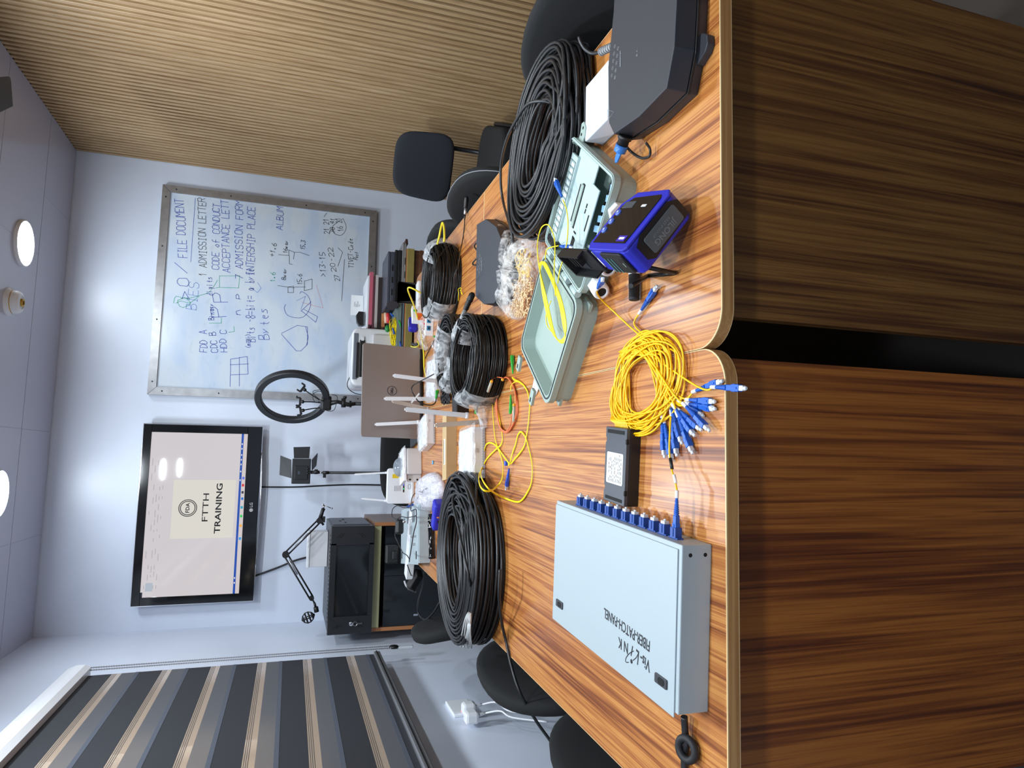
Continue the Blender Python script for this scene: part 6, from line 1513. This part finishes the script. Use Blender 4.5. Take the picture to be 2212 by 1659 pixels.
for a_, b2 in (((843,676),(850,684)),((848,708),(852,722)),((864,738),(866,750))): s.tube([PY(*a_, ys_-.03), PY(*b2, ys_-.03)], [.003,.0055], 8)
s.m(M_green).tube([PY(862,692,ys_-.03), PY(866,706,ys_-.03)], .004, 8); s.out('connectors', t)
t = thing('hand_tool', 'small red and cream handled tool beside the yellow cord bundle', 'tool', PY(838,690,KY+.08), world=True)
s = B().m(mat('tool_red', (210,60,66), .4)); s.tube([PY(838,677,KY+.04), PY(839,698,KY+.04)], .010, 8); s.out('red_handle', t); s = B().m(mat('tool_cream', (220,190,160), .4)); s.tube([PY(833,676,KY+.05), PY(834,698,KY+.05)], .009, 8); s.out('cream_handle', t)
t = thing('glue_stick', 'small green bottle cap beside the printer', 'cap', PY(837,708,KY+.06), world=True); s = B().m(mat('cap_green', (30,130,60), .4)); s.sphere(PY(837,710,KY+.05), .014, 14, (1.4,1,1)); s.out('cap', t)
t = thing('cloth_pouch', 'dark grey laptop sleeve hanging over the corner of the stacked laptops', 'sleeve', PY(840,664,KY), world=True)
s = B().m(mat('sleeve_grey', (62,56,62), .7)); s.loft([[PY(x, y, KY+dy) for x, y in ((835,655),(838,668),(850,670),(862,660),(858,652),(845,650))] for dy in (0.,.05)], smooth=False); s.out('sleeve', t)

# ------------------------------------------------------------------ socket with two plugs on the left wall
t = thing('wall_socket', 'white double socket with two white plugs on the left wall, below the blind', 'socket', PX(1003,1530,XL+.01), world=True)
q0, q1 = PX(988,1506,XL), PX(1004,1563,XL); c = (q0+q1)/2; 
s = B().m(M_white); s.box((XL+.006, c.y, c.z), (.012, .146, .086), bev=.003); s.out('plate', t)
for k, (x, y) in enumerate(((1012,1528),(1018,1547))):
    p_ = PX(x, y, XL+.035); s = B().m(M_white); s.box((XL+.032, p_.y, p_.z), (.040,.046,.048), bev=.010); s.tube([(XL+.035, p_.y, p_.z-.02), (XL+.04, p_.y, p_.z-.05)], [.007,.005], 8); s.out('plug', t)
    s = B().m(M_white); s.tube([(XL+.04, p_.y, p_.z-.05), (XL+.06, p_.y-.05, p_.z-.09), (XL+.05, p_.y-.12+k*.03, p_.z-.12), (XL+.05, p_.y-.16, p_.z-.22)], .0032, 6, smooth_path=6); s.out('flex', t)
s = B().m(emis('neon_red', (255,80,80), 2.5))
for x, y in ((997,1537),(1006,1553)): p_ = PX(x, y, XL+.0125); s.box(p_, (.002,.006,.004))
s.out('indicator', t)

# ------------------------------------------------------------------ chairs
M_mesh = mat('chair_fabric', (14,15,17), .9, bump=.3, bscale=900)
M_meshl = mat('chair_fabric_slate', (30,33,41), .85, bump=.3, bscale=900)
def back_outline(w, h, k=2.9, n=40, taper=.12):
    pts = []
    for i in range(n):
        a = 2*PI*i/n; c_, s_ = math.cos(a), math.sin(a)
        x = abs(c_)**(2/k)*math.copysign(w/2, c_); y = abs(s_)**(2/k)*math.copysign(h/2, s_); pts.append((x*(1+taper*y/h), y))
    return pts
def chair(label, x, y, rz, zt, w=.47, h=.34, tilt=.12, fab=None, k=2.6, taper=.1, group=None, seatz=.44):
    "local: sits facing +y, backrest at y = -.22"
    t = thing('office_chair', label, 'chair', (x, y, 0), rz, group); fab = fab or M_mesh
    Mb = Matrix.Translation((0, -.215, zt-h/2)) @ Matrix.Rotation(tilt, 4, 'X') @ Matrix.Rotation(PI/2, 4, 'X')   # outline x/z
    o = back_outline(w, h, k, taper=taper); s = B().m(fab); n = len(o)
    def ring(f, d):
        return [Mb @ Vector((px*f, py*f, -d - (px*f/w)**2*.10)) for px, py in o]
    s.loft([ring(.90,-.026), ring(.97,-.022), ring(1.0,-.008), ring(1.0,.004), ring(.97,.010), ring(.90,.014), ring(.70,.016), ring(.45,.017), ring(.2,.0175), ring(.03,.0175)], cap=True); bk = s.out('backrest', t)
    if 'pale seam' in label:
        s = B().m(mat('piping', (120,124,130), .6)); s.tube([Mb @ Vector((px*1.003, py*1.003, .004-(px/w)**2*.10)) for px, py in o], .0018, 5, closed=True); s.out('piping', bk)
    s = B().m(M_mesh); s.prism(rrect(.46,.44,.09, cx=0, cy=.02), seatz-.03, seatz+.03, bev=.02, seg=3); s.out('seat', t)
    s = B().m(M_black)
    for sx in (-1, 1):
        s.tube([(sx*.10,-.225,zt-h*.5), (sx*.10,-.24,zt-h-.04), (sx*.10,-.20,seatz), (sx*.10,-.05,seatz-.045)], .011, 8, smooth_path=5)
    s.out('back_bracket', t)
    for sx in (-1, 1):
        s = B().m(M_black); s.tube([(sx*.24,-.20,.012), (sx*.24,-.17,seatz-.05), (sx*.24,.17,seatz-.05), (sx*.24,.21,.012)], .011, 8, smooth_path=6); s.out('leg', t)
    s = B().m(M_black); s.tube([(-.24,-.1,seatz-.05), (.24,-.1,seatz-.05)], .009, 8); s.tube([(-.24,.1,seatz-.05), (.24,.1,seatz-.05)], .009, 8); s.out('cross_bar', t)
    return t
# local +y turned towards the desks
chair('black fabric chair pushed in at the left side, beside the hanging black cable', -.56+.215, 1.74, -PI/2, .765, w=.58, h=.36, tilt=.10, k=2.3)
chair('black fabric chair at the near left, cut off by the picture edge', -.575+.215, 1.175, -PI/2, .765, w=.56, h=.34, tilt=.10, k=2.3)
chair('black fabric chair behind the thick cable coil and in front of the glass cabinet', -.64+.215, 2.62, -PI/2+.15, .80, w=.50, h=.34, tilt=.10)
chair('large black chair at the near right, behind the coil of thick cable', .88-.215, 1.14, PI/2, .852, w=.60, h=.40, tilt=.12, k=2.4)
chair('black chair with a pale seam, between the turned chair and the desk edge', .88-.215, 2.10, PI/2, .805, w=.50, h=.34, tilt=.12, k=2.4)
chair('black chair at the far end of the right side, behind the looping yellow cable', .90-.215, 2.62, PI/2, .775, w=.48, h=.34, tilt=.10)
c = PY(918,350,3.1)
chair('slate black chair standing turned against the slatted wall', c.x-.12, c.y-.19, math.radians(152), c.z+.150, w=.31, h=.285, tilt=.05, fab=M_meshl, k=4.0, taper=-.14)
c0, c1 = PY(822,945,3.42), PY(835,1095,3.42)
chair('tall black chair at the far head of the desks, behind the standing white router', (PY(830,1010,3.4).x+.09), 3.42-.215, PI, PY(821,1000,3.42).z, w=.56, h=.46, tilt=0, k=4.5, taper=.05)
